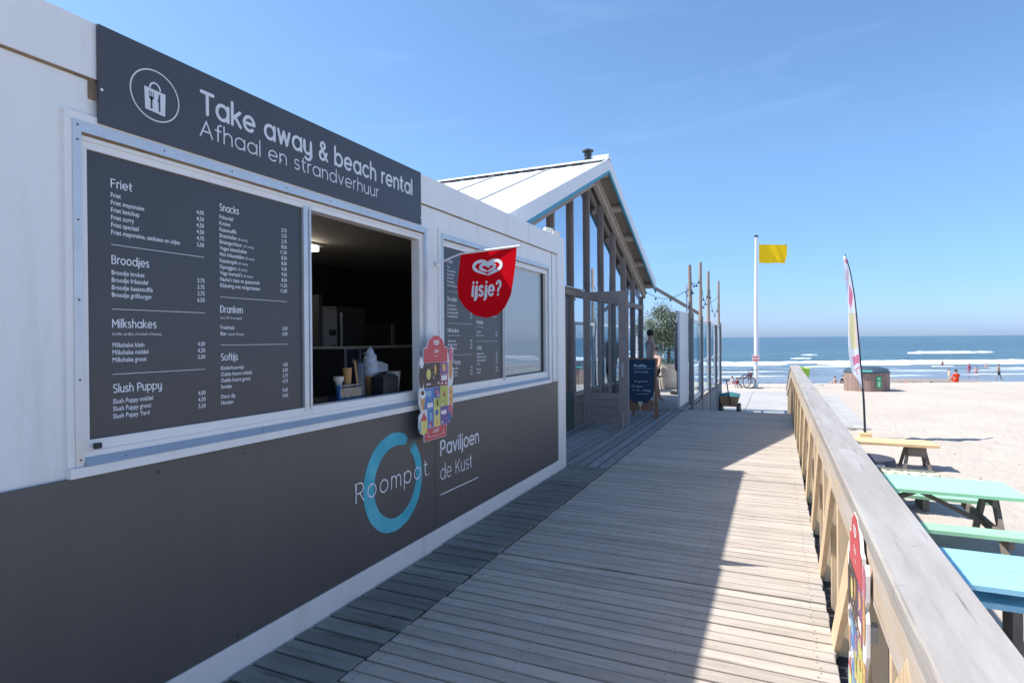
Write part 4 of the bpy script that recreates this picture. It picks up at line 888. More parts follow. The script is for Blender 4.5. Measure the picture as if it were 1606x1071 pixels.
mb = MB(); mb.lathe([(0.032, 1.15), (0.050, 1.32), (0.052, 1.325)], (-2.50, 3.475, 0), 16); part('cup', mb, mat('paper', (0.45, 0.42, 0.40), 0.8), t, smooth=True)
mb = MB(); mb.add([(-2.53, 3.33, 1.32), (-2.53, 3.45, 1.33), (-2.56, 3.49, 1.375), (-2.58, 3.42, 1.40), (-2.56, 3.35, 1.37)], [(0, 1, 2, 3, 4)]); part('napkin', mb, mat('paper', (0.45, 0.42, 0.40), 0.8), t)
o = part('flyer', MB().box(-2.56, -2.40, 2.62, 2.98, 1.131, 1.136), mat('blue_flyer', (0.03, 0.30, 0.50), 0.4, var=0.5, vs=12)); recentre(o, (-2.48, 2.8, 1.131))
tagged(o, 'blue printed flyer lying flat on the hatch counter', 'flyer')
t = holder('floodlight', 'small white twin floodlight on the kiosk roof corner', 'floodlight', (-2.42, 6.45, 2.74))
mb = MB(); mb.beam((-2.45, 6.36, 2.81), (-2.38, 6.42, 2.795), 0.08, 0.06); part('lamp_head', mb, pm('E4DCCB'), t)
mb = MB(); mb.beam((-2.42, 6.56, 2.80), (-2.35, 6.60, 2.775), 0.08, 0.06); part('lamp_head', mb, pm('E4DCCB'), t)
mb = MB(); mb.box(-2.44, -2.40, 6.42, 6.54, 2.747, 2.775); part('bracket', mb, ALU, t)

# ================================================================== pavilion with glazed gable
PX, YP, ZP, SLO = -3.15, 10.92, 4.94, 0.4176
pav = thing('beach_pavilion', 'beach pavilion with white roof and glazed timber gable beyond the kiosk', 'pavilion', (-6.0, 10.92, 0))
def roofz(y): return ZP-SLO*abs(y-YP)
XB, XE, HW = -2.87, -15.5, 4.62
# roof panels, ribbed sheet, one part each
for side in (-1, 1):
    k = 0; x = XB-0.03
    while x > XE:
        x2 = max(XE, x-1.15); mb = MB()
        yE = YP+side*HW; zE = roofz(yE)
        def rp(xx, yy, dz): return (xx, yy, roofz(yy)+dz)
        y_a, y_b = YP+side*0.02, yE
        mb.add([rp(x, y_a, -0.02), rp(x, y_b, -0.02), rp(x2+0.008, y_b, -0.02), rp(x2+0.008, y_a, -0.02), rp(x, y_a, -0.10), rp(x, y_b, -0.10), rp(x2+0.008, y_b, -0.10), rp(x2+0.008, y_a, -0.10)],
               [(0, 1, 2, 3), (7, 6, 5, 4), (0, 4, 5, 1), (1, 5, 6, 2), (2, 6, 7, 3), (3, 7, 4, 0)])
        part('roof_panel', mb, ROOFW, pav)
        mb = MB(); mb.beam((x2-0.005, y_a, roofz(y_a)-0.012), (x2-0.005, y_b, roofz(y_b)-0.012), 0.035, 0.02); part('roof_seam', mb, mat('seam_grey', (0.45, 0.45, 0.46), 0.5), pav); x = x2-0.012; k += 1
mb = MB()
mb.add([(XB, YP-0.16, ZP-0.035), (XB, YP, ZP+0.045), (XB, YP+0.16, ZP-0.035), (XE, YP-0.16, ZP-0.035), (XE, YP, ZP+0.045), (XE, YP+0.16, ZP-0.035), (XB, YP, ZP-0.02), (XE, YP, ZP-0.02)],
       [(0, 3, 4, 1), (1, 4, 5, 2), (0, 1, 2, 6), (3, 7, 5, 4), (0, 6, 7, 3), (2, 5, 7, 6)])
part('ridge_cap', mb, ROOFW, pav)
mb = MB(); x = XB-0.5
while x > XE:     # closure blocks, black to stand for the notched shadow under the ridge cap
    for sd in (-1, 1):
        y = YP+sd*0.20; mb.box(x-0.19, x, min(y, y-sd*0.09), max(y, y-sd*0.09), roofz(y)-0.015, roofz(y)+0.032)
    x -= 0.335
part('ridge_notch_shade', mb, BLACK, pav, kind='stuff')
# bargeboards and teal strip
for side in (-1, 1):
    yE = YP+side*(HW+0.05)
    mb = MB(); mb.add([(XB, YP, ZP+0.02), (XB, yE, roofz(yE)+0.02), (XB, yE, roofz(yE)-0.20), (XB, YP, ZP-0.20), (XB-0.03, YP, ZP+0.02), (XB-0.03, yE, roofz(yE)+0.02), (XB-0.03, yE, roofz(yE)-0.20), (XB-0.03, YP, ZP-0.20)],
                      [(0, 1, 2, 3), (7, 6, 5, 4), (0, 4, 5, 1), (1, 5, 6, 2), (2, 6, 7, 3)]); part('bargeboard', mb, ROOFW, pav)
    mb = MB(); q = 0.004; mb.add([(XB-q, YP, ZP-0.20), (XB-q, yE, roofz(yE)-0.20), (XB-q, yE, roofz(yE)-0.262), (XB-q, YP, ZP-0.262), (XB-0.034, YP, ZP-0.20), (XB-0.034, yE, roofz(yE)-0.20), (XB-0.034, yE, roofz(yE)-0.262), (XB-0.034, YP, ZP-0.262)],
                      [(0, 1, 2, 3), (7, 6, 5, 4), (0, 4, 5, 1), (1, 5, 6, 2), (2, 6, 7, 3)]); part('teal_strip', mb, TEAL, pav)
mb = MB()
for sd in (-1, 1):
    for k in range(5):
        y = YP+sd*(0.5+0.95*k); z = roofz(y)-0.06
        mb.add([(XB+0.001, y+0.007*math.cos(j*PI/3), z+0.007*math.sin(j*PI/3)) for j in range(6)], [tuple(range(6))])
part('bolts', mb, BLACK, pav, kind='stuff')
mb = MB(); mb.beam((XB+0.01, YP-0.02, ZP+0.03), (XB-0.3, YP-0.02, ZP+0.03), 0.16, 0.09); part('ridge_end', mb, ROOFW, pav)
# soffit boards + purlins
for side in (-1, 1):
    yE = YP+side*(HW-0.03)
    for k in range(int(HW/0.36)):
        ya = YP+side*(0.02+0.36*k); yb = YP+side*(0.02+0.36*(k+1)-0.008); mb = MB()
        mb.add([(XB-0.035, ya, roofz(ya)-0.105), (XB-0.035, yb, roofz(yb)-0.105), (-4.2, yb, roofz(yb)-0.105), (-4.2, ya, roofz(ya)-0.105),
                (XB-0.035, ya, roofz(ya)-0.125), (XB-0.035, yb, roofz(yb)-0.125), (-4.2, yb, roofz(yb)-0.125), (-4.2, ya, roofz(ya)-0.125)],
               [(0, 1, 2, 3), (7, 6, 5, 4), (0, 4, 5, 1), (1, 5, 6, 2), (2, 6, 7, 3), (3, 7, 4, 0)]); part('soffit_board', mb, SOFF, pav)
    for k in range(5):
        y = YP+side*(0.10+1.08*k); mb = MB(); zz = roofz(y)-0.19
        mb.tube([(-2.915, y, zz), (-2.96, y, zz), (-4.2, y, zz)], [0.055, 0.078, 0.078], 12); part('purlin', mb, GWOODL, pav, smooth=True)
    mb = MB(); ya = YP+side*0.0; yb = YP+side*4.60
    mb.beam((PX-0.02, ya, roofz(ya)-0.36), (PX-0.02, yb, roofz(yb)-0.36), 0.07, 0.17); part('rake_beam', mb, GWOODL, pav)
    mb = MB(); mb.beam((PX+0.03, ya, roofz(ya)-0.30), (PX+0.03, yb, roofz(yb)-0.30), 0.025, 0.055); part('rake_trim', mb, GWOODL, pav)
# posts, panes, transom
posts = [YP+(k-4.77)*0.96+0.035 for k in range(1, 11)]
posts = [7.735+0.96*k for k in range(-1, 9)]
for y in posts:
    zt = roofz(y)-0.43
    mb = MB(); mb.box(PX-0.12, PX-0.035, y-0.035, y+0.035, -0.03 if y > 6.85 else 2.76, zt); part('post', mb, GWOOD, pav)
mb = MB(); mb.box(PX-0.12, PX-0.035, 6.36, 6.44, 2.70+0.06, roofz(6.4)-0.40); part('post', mb, GWOOD, pav)
mb = MB(); mb.box(PX-0.125, PX-0.028, 6.74, 15.47, 2.29, 2.40); part('transom', mb, GWOOD, pav)
mb = MB(); mb.box(PX-0.12, PX+0.03, 6.74, 10.1, 2.401, 2.416); part('flashing', mb, ALU, pav)
ys = [6.44]+posts
for i, (a, b) in enumerate(zip(ys, ys[1:])):
    y0_, y1_ = a+0.035, b-0.035; zb_ = 2.40 if a > 6.5 else 2.76
    mb = MB(); mb.add([(PX-0.095, y0_, zb_), (PX-0.095, y1_, zb_), (PX-0.095, y1_, roofz(y1_)-0.33), (PX-0.095, y0_, roofz(y0_)-0.33)] if not (y0_ < YP < y1_) else
                      [(PX-0.095, y0_, zb_), (PX-0.095, y1_, zb_), (PX-0.095, y1_, roofz(y1_)-0.33), (PX-0.095, YP, ZP-0.33), (PX-0.095, y0_, roofz(y0_)-0.33)], [tuple(range(4 if not (y0_ < YP < y1_) else 5))])
    part('pane', mb, GLASS, pav)
    if 8.9 < a < 9.5 or a < 6.7: continue            # doorway; bay behind the kiosk
    mb = MB(); mb.box(PX-0.100, PX-0.095, y0_, y1_, 0.55, 2.29); part('pane', mb, GLASS, pav)
    for q in range(3):
        mb = MB(); mb.box(PX-0.13, PX-0.10+0.004*(q % 2), y0_, y1_, 0.02+q*0.175, 0.02+q*0.175+0.168); part('plinth_board', mb, GWOOD, pav)
    mb = MB(); mb.box(PX-0.13, PX-0.06, y0_, y1_, 0.545, 0.60); part('sill', mb, GWOODL, pav)
mb = MB(); mb.box(-15, -6.05, 6.35, 6.45, 0, 2.9); mb.box(-15, -14.9, 6.4, 15.45, 0, 2.9); mb.box(-15, PX-0.16, 15.40, 15.46, 0, 0.9); part('rear_wall', mb, GWOOD, pav)
mb = MB(); mb.box(-15, PX-0.02, 6.73, 15.46, -0.12, -0.035); part('floor', mb, mat('pavilion_floor', (0.10, 0.08, 0.065), 0.5), pav)
mb = MB(); mb.box(-7.0, -6.9, 6.4, 14.2, 0, 2.35); part('inner_partition', mb, mat('partition_brown', (0.14, 0.10, 0.08), 0.7, var=0.2), pav)
mb = MB(); mb.box(PX-0.13, PX-0.03, 9.02, 9.62, 0.0, 0.62); part('green_plinth', mb, mat('dark_green_plinth', (0.045, 0.075, 0.07), 0.6), pav)
mb = MB(); mb.box(PX-0.11, PX-0.05, 9.02, 9.30, 0.64, 2.22); part('brown_sign_board', mb, mat('varnished_wood', (0.30, 0.13, 0.055), 0.5, var=0.2), pav)  # orange-brown wood-framed sign left of the open door
mb = MB(); mb.box(-14.4, -14.3, 14.2, 15.4, 0, 0.1); mb.tube([(-4.6, 15.2, 0), (-4.6, 15.2, 2.6)], 0.06, 8); part('inner_post', mb, GWOODL, pav)
# rusty gutter end
mb = MB(); mb.lathe([(0.045, 0), (0.05, 0.0), (0.05, 0.02), (0.045, 0.02)], (-2.95, 6.2, 2.86), 10); mb.box(XE, XB-0.02, 6.16, 6.28, 2.86, 2.93); part('gutter', mb, mat('terracotta_gutter', (0.40, 0.19, 0.10), 0.7, var=0.2), pav)
ch = thing_part('chimney', pav); ch.location = (-3.35+6.0, 11.10-10.92, 4.85)
mb = MB(); c = (-3.35, 11.10, 0); mb.lathe([(0.062, 4.80), (0.062, 5.04), (0.072, 5.045), (0.072, 5.065), (0.06, 5.07), (0.06, 5.12), (0.078, 5.125), (0.078, 5.15), (0.06, 5.155), (0.06, 5.18)], c, 14); part('flue', mb, mat('sooty_flue', (0.035, 0.037, 0.04), 0.5), ch, smooth=True)
mb = MB(); mb.lathe([(0.10, 5.19), (0.115, 5.20), (0.115, 5.215), (0.02, 5.26)], c, 14); mb.lathe([(0.066, 4.86), (0.11, 4.865), (0.11, 4.87)], c, 12); part('cowl', mb, mat('sooty_flue', (0.035, 0.037, 0.04), 0.5), ch)

# open timber door
DOORW = mat('grey_door_timber', (0.30, 0.262, 0.25), 0.7, var=0.2, vs=3, stretch=(6, 6, 1.2), bump=0.4, bs=20, rnd=0.08)
weather(DOORW, (60, 60, 1.5), (0.14, 0.115, 0.105), 0.60, 0.66, 1.0, amt=0.7)
door = thing_part('door', pav); dx0, dy0 = -3.12, 9.98
door.location = (dx0+6.0, dy0-10.92, 0.0)
# door leaf built along +X from the hinge, thickness along Y
DX, DY = dx0, dy0; DW, DH = 0.80, 2.33; z0 = 0.035
def dbox(mb, u0, u1, v0, v1, t0=0.0, t1=0.05): return mb.box(DX+u0, DX+u1, DY+t0, DY+t1, z0+v0, z0+v1)
mb = MB(); dbox(mb, 0, 0.12, 0, DH); part('stile', mb, DOORW, door)
mb = MB(); dbox(mb, DW-0.17, DW, 0, DH); part('stile', mb, DOORW, door)
mb = MB(); dbox(mb, 0.12, DW-0.17, DH-0.14, DH); part('top_rail', mb, DOORW, door)
mb = MB(); dbox(mb, 0.12, DW-0.17, 0.46, 0.56); part('lock_rail', mb, DOORW, door)
for q in range(3):
    mb = MB(); dbox(mb, 0.12, DW-0.17, 0.02+0.147*q, 0.02+0.147*q+0.137, 0.008); part('bottom_board', mb, DOORW, door)
for q in (0.27, 0.45):
    mb = MB(); dbox(mb, q, q+0.045, 0.56, DH-0.14); part('glazing_bar', mb, DOORW, door)
mb = MB(); dbox(mb, 0.12, DW-0.17, 0.56, DH-0.14, 0.02, 0.026); part('glass', mb, DGLASS, door)
hd = part('handle_plate', MB().box(DX+DW-0.12, DX+DW-0.085, DY-0.006, DY-0.001, 0.88, 1.12), ALU, door)
mb = MB(); mb.tube([(DX+DW-0.10, DY-0.006, 1.06), (DX+DW-0.10, DY-0.05, 1.06), (DX+DW-0.21, DY-0.05, 1.06)], 0.010, 8); part('handle', mb, ALU, door, smooth=True)
mb = MB(); mb.tube([(DX+DW-0.10, DY-0.008, 0.0), (DX+DW-0.10, DY-0.008, 0.28)], 0.008, 6); part('drop_bolt', mb, ALU, door)

def strut(name, label, cat, a, b, w, h, m):
    mb = MB(); mb.beam(a, b, w, h); o = part(name, mb, m); recentre(o, a); tagged(o, label, cat); return o
strut('timber_brace', 'sloping timber bar running from the pavilion eave down to the screen posts', 'timber bar', (-3.12, 15.35, 3.0), (-1.87, 16.2, 2.18), 0.07, 0.07, POLEW)
mb = MB()
P0, P1 = Vector((-3.12, 15.45, 2.62)), Vector((-1.85, 14.1, 3.0)); pts = [P0.lerp(P1, k/14)-Vector((0, 0, 0.35*math.sin(PI*k/14))) for k in range(15)]
# sandwich board
sb = thing('sandwich_board', 'dark blue chalk menu on a wooden sandwich board beside the open door', 'sandwich board', (-2.42, 11.35, 0))
NAVY = mat('chalkboard_navy', (0.012, 0.040, 0.085), 0.5, var=0.25, vs=4)
BWOOD = mat('board_wood', (0.26, 0.14, 0.085), 0.6, var=0.2, vs=6, stretch=(5, 5, 1))
def sbp(u, v, d=0.0, back=False):      # u across X, v height along the leaning face
    lean = 0.16*v if not back else 0.5-0.24*v
    return Vector((-2.70+u, 11.25+lean+d, v))
mb = MB()
for u0, u1 in ((0.02, 0.065), (0.545, 0.59)):
    sx = -0.03 if u0 < 0.3 else 0.03
    mb.add([sbp(u0+sx, 0), sbp(u1+sx, 0), sbp(u1, 1.16), sbp(u0, 1.16), sbp(u0+sx, 0, .03), sbp(u1+sx, 0, .03), sbp(u1, 1.16, .03), sbp(u0, 1.16, .03)], [(0, 1, 2, 3), (7, 6, 5, 4), (0, 4, 5, 1), (1, 5, 6, 2), (2, 6, 7, 3), (3, 7, 4, 0)])
mb.prism([(0.065, 1.12), (0.545, 1.12), (0.545, 1.16), (0.065, 1.16)], lambda u, v, d: sbp(u, v, d), 0.03)
mb.prism([(0.065, 0.16), (0.545, 0.16), (0.545, 0.36), (0.065, 0.36)], lambda u, v, d: sbp(u, v, d), 0.02)
part('front_frame', mb, BWOOD, sb)
mb = MB(); mb.prism([(0.05, 0.42), (0.18, 0.30), (0.42, 0.30), (0.56, 0.46), (0.56, 1.13), (0.05, 1.13)], lambda u, v, d: sbp(u, v, d-0.012), 0.010); part('chalk_panel', mb, NAVY, sb)
mb = MB(); fn = lambda u, v: sbp(u, v, -0.0135)
put_text(mb, 'Koffie', 0.16, 0.99, 0.05, fn, width=0.24, bold=0.03); strip(mb, [(0.15, 0.95), (0.50, 0.965)], 0.006, fn)
put_text(mb, 'broodje', 0.18, 0.88, 0.035, fn, width=0.26); put_text(mb, '& gebak', 0.18, 0.70, 0.035, fn, width=0.25); put_text(mb, 'of taart', 0.12, 0.60, 0.045, fn, width=0.22); put_text(mb, 'v.d. dag', 0.14, 0.53, 0.035, fn, width=0.36); strip(mb, [(0.2, 0.47), (0.46, 0.475)], 0.006, fn)
part('chalk_lettering', mb, mat('chalk', (0.45, 0.62, 0.72), 0.9), sb)
mb = MB(); flat(mb, [(0.255, 0.33), (0.355, 0.33), (0.325, 0.24), (0.285, 0.24)], lambda u, v: sbp(u, v, -0.015)); flat(mb, [(0.298, 0.24), (0.312, 0.24), (0.312, 0.16), (0.298, 0.16)], lambda u, v: sbp(u, v, -0.015)); part('cup_drawing', mb, pm('D8CCA8'), sb)
mb = MB()
for u0 in (0.05, 0.53): mb.beam(sbp(u0+0.02, 0, 0, True), sbp(u0+0.02, 1.12, 0, True), 0.03, 0.03, (0, 1, 0))
mb.beam(sbp(0.05, 0.25, 0, True), sbp(0.57, 0.25, 0, True), 0.02, 0.05); part('back_legs', mb, BWOOD, sb)

# ------------------------------------------------------------------ terrace screen with poles
scr = thing('windbreak_screen', 'row of grey posts and white framed glass windbreaks along the terrace edge', 'windbreak', (-1.85, 17.8, 0))
SX = -1.80
py = [(14.05, 2.12), (15.98, 2.10), (17.95, 2.02), (19.9, 1.95), (21.5, 2.05)]
for y, zt in py:
    mb = MB(); mb.box(SX-0.052, SX+0.052, y-0.07, y+0.07, -0.75, zt); part('post', mb, SCRW, scr)
WF = mat('white_frame', (0.70, 0.71, 0.72), 0.5, var=0.05)
for (a, _), (b, _) in zip(py, py[1:]):
    a += 0.08; b -= 0.08
    fr = MB(); fr.box(SX-0.045, SX-0.005, a, a+0.09, 0.06, 1.98); fr.box(SX-0.045, SX-0.005, b-0.09, b, 0.06, 1.98); fr.box(SX-0.045, SX-0.005, a+.09, b-.09, 0.06, 0.15); fr.box(SX-0.045, SX-0.005, a+.09, b-.09, 1.90, 1.98); fr.box(SX-0.045, SX-0.005, a+.09, b-.09, 0.90, 0.96)
    p = part('glazed_frame', fr, WF, scr)
    g = MB(); g.box(SX-0.028, SX-0.022, a+.09, b-.09, 0.96, 1.90); part('pane', g, SGLASS, p)
    g = MB(); g.box(SX-0.028, SX-0.022, a+.09, b-.09, 0.15, 0.90); part('pane', g, SGLASS, p)
poles = [(14.0, 3.22), (15.93, 3.50), (17.85, 3.47), (21.1, 3.47)]
poleobs = []
for i, (y, zt) in enumerate(poles):
    mb = MB(); mb.tube([(SX+0.0, y, 2.0), (SX+0.0+(-0.02 if i == 0 else 0), y, zt)], [0.045, 0.038], 10); o = part('tall_pole', mb, POLEW, smooth=True); recentre(o, (SX, y, 2.0))
    tagged(o, ['tall pole nearest the pavilion with a tangle of string lights', 'second tall pole along the windbreak, the highest of the four', 'third tall pole along the glass windbreak', 'last tall pole at the seaward end of the windbreak'][i], 'pole', 'tall poles along the terrace windbreak')
o = part('white_panel', MB().box(-1.895, -1.85, 12.62, 13.93, 0.10, 2.11), WF); recentre(o, (SX, 13.3, 0.1)); tagged(o, 'plain white panel at the near end of the windbreak', 'panel')
mb = MB(); mb.tube([(SX-0.01, 13.45, 2.11), (SX-0.01, 13.45, 2.72)], 0.014, 8); o = part('short_tube', mb, ALU); recentre(o, (SX, 13.45, 2.11)); tagged(o, 'short thin tube on top of the plain white panel', 'tube')
sl1 = thing('string_lights', 'dark string of small bulbs slung between the tall poles', 'string lights', (SX, 16, 2.9))
mb = MB(); bl = MB()
def sag(a, b, s, n=12, every=3):
    a = Vector(a); b = Vector(b); pts = [a.lerp(b, k/n)-Vector((0, 0, s*math.sin(PI*k/n))) for k in range(n+1)]
    mb.tube(pts, 0.007, 5)
    for p in pts[1::every]: bl.ball(p-Vector((0, 0, 0.05)), 0.028, 6)
sag((SX, 14.0, 2.85), (SX, 15.93, 3.1), 0.12); sag((SX, 15.93, 3.15), (SX, 17.85, 3.0), 0.55); sag((SX, 17.85, 3.0), (SX, 21.1, 2.7), 0.55); sag((SX, 14.0, 2.8), (SX-0.1, 14.05, 2.5), -0.05, 6, 2)
sag((SX, 14.0, 2.7), (-3.1, 15.3, 2.75), 0.22, 12, 4); sag((SX, 14.0, 2.75), (SX+.05, 13.95, 2.62), 0.05, 4, 1); sag((SX, 17.85, 3.2), (SX+.05, 17.85, 2.75), -0.02, 5, 2); sag((SX, 15.93, 2.35), (SX, 21.1, 2.95), 0.05, 8, 9)
part('cable', mb, BLACK, sl1); part('bulbs', bl, mat('dark_bulb', (0.03, 0.04, 0.09), 0.3), sl1, kind='stuff')
# far terrace windscreen + bench
fs2 = thing('sea_side_screen', 'glass windscreen with pale top rail on the sea side of the terrace', 'windscreen', (-5, 21.4, 0))
for k in range(4):
    x = -9.0+1.75*k; mb = MB(); mb.box(x, x+0.06, 21.38, 21.44, -0.1, 2.10); part('post', mb, WF, fs2)
    mb = MB(); mb.box(x+0.06, x+1.75, 21.405, 21.412, 0.5, 2.05); part('pane', mb, SGLASS, fs2)
mb = MB(); mb.box(-9.0, -1.95, 21.37, 21.45, 2.10, 2.18); part('top_rail', mb, WF, fs2)
mb = MB(); mb.box(-9.0, -1.95, 21.38, 21.44, 0.30, 0.5); part('kick_board', mb, WF, fs2)
bn = thing('terrace_bench', 'low pale bench along the far side of the terrace behind the planter', 'bench', (-4.4, 20.4, 0))
mb = MB(); mb.box(-5.6, -3.0, 20.2, 20.65, 0.34, 0.42); part('seat', mb, TERR, bn); mb = MB(); mb.box(-5.55, -5.45, 20.25, 20.6, 0, 0.34); mb.box(-3.15, -3.05, 20.25, 20.6, 0, 0.34); part('leg', mb, TERR, bn)
tb = thing('terrace_table', 'round white terrace table in front of the seated man', 'table', (-3.75, 17.3, 0))
mb = MB(); mb.lathe([(0.42, 0.725), (0.43, 0.735), (0.43, 0.75), (0.42, 0.755)], (-3.62, 17.25, 0), 28); part('table_top', mb, WF, tb)
mb = MB(); mb.lathe([(0.2, 0), (0.2, 0.02), (0.03, 0.04), (0.03, 0.725)], (-3.62, 17.25, 0), 14); part('pedestal', mb, ALU, tb)

# ------------------------------------------------------------------ planter with olive tree
pl = thing('planter', 'tall round cream planter on the terrace holding the olive tree', 'planter', (-3.03, 18.4, 0))
mb = MB(); mb.lathe([(0.25, 0.0), (0.29, 0.05), (0.34, 0.30), (0.36, 0.60), (0.35, 0.74), (0.36, 0.76), (0.33, 0.76), (0.32, 0.70), (0.02, 0.70)], (-3.03, 18.4, 0), 28); part('pot', mb, mat('cream_ceramic', (0.66, 0.60, 0.50), 0.5, var=0.06), pl, smooth=True)
mb = MB()
for k in range(170):
    a = random.uniform(0, 2*PI); r = random.uniform(0.02, 0.3); c = Vector((-3.03+r*math.cos(a), 18.4+r*math.sin(a), 0.71)); d = Vector((math.cos(a)*random.uniform(.3, 1), math.sin(a)*random.uniform(.3, 1), random.uniform(.5, 1.4))).normalized(); ln = random.uniform(.22, .42)
    w = d.cross(Vector((random.random(), random.random(), .1))).normalized()*0.008; m_ = c+d*ln*.6; e_ = c+d*ln+Vector((0, 0, -0.05*random.random()))
    mb.add([c-w, c+w, m_+w, m_-w, e_], [(0, 1, 2, 3), (3, 2, 4)])
part('ornamental_grass', mb, mat('blue_grey_grass', (0.22, 0.33, 0.33), 0.7, rnd=0.0, var=0.3, vs=20), pl, kind='stuff', fix=False)
def leafy(t, name, centre, clumps, R, n, leaf, m, squash=1.0):
    mb = MB(); rr = random.Random(hash(name) % 1000)
    cl = []
    for k in range(clumps):
        while True:
            v = Vector((rr.uniform(-1, 1), rr.uniform(-1, 1), rr.uniform(-1, 1)))
            if v.length < 1: break
        cl.append((Vector(centre)+Vector((v.x*R, v.y*R, v.z*R*squash)), rr.uniform(0.12, 0.24)*R/0.6))
    for k in range(n):
        c, r = rr.choice(cl); v = Vector((rr.gauss(0, 1), rr.gauss(0, 1), rr.gauss(0, .9)))*r*0.55; p = c+v
        d = Vector((rr.gauss(0, 1), rr.gauss(0, 1), rr.gauss(0.3, .8))).normalized(); w = d.cross(Vector((rr.random()-.5, rr.random()-.5, rr.random()-.5))).normalized()*leaf*0.22
        L_ = leaf*rr.uniform(.7, 1.3); mb.add([p, p+d*L_*.5+w, p+d*L_, p+d*L_*.5-w], [(0, 1, 2, 3)], k % 2)
    part(name, mb, m, t, kind='stuff', fix=False)
    return cl
ot = thing('olive_tree', 'round-headed olive tree with grey green leaves growing in the cream planter', 'tree', (-3.03, 18.4, 0.71))
OL = [mat('olive_leaf', (0.075, 0.11, 0.05), 0.5, var=0.35, vs=5), mat('olive_leaf_pale', (0.24, 0.28, 0.20), 0.6, var=0.2, vs=5)]
cl = leafy(ot, 'crown', (-3.12, 18.4, 1.82), 80, 0.64, 9000, 0.066, OL, 1.08)
mb = MB(); mb.tube([(-3.03, 18.4, 0.69), (-3.02, 18.42, 1.2), (-3.06, 18.40, 1.5), (-3.08, 18.4, 1.9)], [0.05, 0.04, 0.035, 0.02], 8)
for c, r in cl[:16]: mb.tube([(-3.05, 18.40, 1.42), tuple((Vector((-3.05, 18.4, 1.6))+c)/2), tuple(c)], [0.018, 0.012, 0.006], 5)
part('trunk', mb, mat('olive_bark', (0.12, 0.10, 0.08), 0.9), ot, smooth=True)
cp = thing('closed_parasol', 'closed navy parasol standing beside the planter, half behind the white panel', 'parasol', (-2.52, 17.2, 0))
mb = MB(); mb.lathe([(0.03, 0.62), (0.075, 0.7), (0.085, 1.3), (0.06, 1.7), (0.02, 1.98)], (-2.50, 16.6, 0), 12); part('canopy', mb, mat('navy_cloth', (0.015, 0.02, 0.05), 0.9), cp, smooth=True)
mb = MB(); mb.tube([(-2.50, 16.6, 0), (-2.50, 16.6, 0.7)], 0.02, 8); mb.lathe([(0.2, 0), (0.2, 0.06)], (-2.50, 16.6, 0), 14); part('pole', mb, BLACK, cp)

# ================================================================== timber railing
rail = thing('railing', 'pale timber railing with broad silvered handrail on the sea side of the boardwalk', 'railing', (0.32, 6.0, -0.1))
RX0, RX1, RZ = 0.235, 0.385, 1.0
def capseg(y0, y1, z0_=RZ, z1_=RZ):
    mb = MB(); e = 0.004
    prof = [(RX0-.002, -0.050), (RX0-.002, -e*2), (RX0+e, 0), (RX1-e, 0), (RX1, -e*2), (RX1, -0.050)]
    n = max(2, int((y1-y0)/0.5)); rows = []
    for i in range(n+1):
        y = y0+(y1-y0)*i/n; z = z0_+(z1_-z0_)*i/n; j = 0.0015*noise.noise(Vector((y*1.7, 3, 1)))
        rows.append([(x+j, y, z+dz) for x, dz in prof])
    vs = [p for r in rows for p in r]; fs = []
    for i in range(n):
        for k in range(6): fs.append((i*6+k, i*6+(k+1) % 6, (i+1)*6+(k+1) % 6, (i+1)*6+k))
    fs += [(5, 4, 3, 2, 1, 0), tuple(n*6+k for k in range(6))]
    mb.add(vs, fs); part('handrail', mb, CAPW, rail)
for a, b in ((-0.6, 3.30), (3.304, 7.1), (7.104, 10.6), (10.604, 12.75)): capseg(a, b)
mb = MB(); mb.beam((0.31, 12.74, 0.975), (0.31, 19.0, 0.02), 0.15, 0.05); part('handrail', mb, CAPW, rail)
for a, b in ((-0.6, 3.5), (3.503, 7.5), (7.503, 12.7)):
    mb = MB(); mb.bbox(0.250, 0.276, a, b, 0.775, 0.949, 0.003); part('fascia', mb, FASC, rail)
mb = MB(); mb.beam((0.263, 12.7, 0.86), (0.263, 18.9, -0.085), 0.026, 0.16); part('fascia', mb, FASC, rail)
mb = MB(); mb.bbox(0.345, 0.370, -0.6, 12.7, 0.80, 0.949, 0.003); part('fascia', mb, FASC, rail)
k = 0; y = 0.42
pbx = MB(); pbx.bbox(-0.034, 0.034, -0.045, 0.045, -0.95, 1.0-0.051, 0.002); post_me = pbx.mesh('post', PINE)
dg1 = MB(); dg1.beam((0.262, 0.02, 0.82), (0.262, 0.98, -0.03), 0.026, 0.12); dgm = dg1.mesh('diagonal_brace', PINE)
dg2 = MB(); dg2.beam((0.360, 0.98, 0.82), (0.360, 0.02, -0.06), 0.026, 0.12); dgm2 = dg2.mesh('diagonal_brace', PINE)
stm = MB(); stm.bbox(-0.03, 0.03, -0.022, 0.022, -0.10, 0.80, 0.002); st_me = stm.mesh('stud', PINE)
ro = Vector(rail.location)
while y < 12.6:
    inst('post', post_me, Vector((0.312, y, 0))-ro, rail)
    inst('diagonal_brace', dgm, Vector((0, y, 0))-ro, rail)
    inst('diagonal_brace', dgm2, Vector((0, y, 0))-ro, rail)
    inst('stud', st_me, Vector((0.318, y+0.52, 0))-ro, rail)
    y += 1.0
while y < 18.6:
    dz = -0.1525*(y-12.7); inst('post', post_me, Vector((0.312, y, dz))-ro, rail); inst('stud', st_me, Vector((0.30, y+0.45, dz-0.06))-ro, rail); y += 0.9
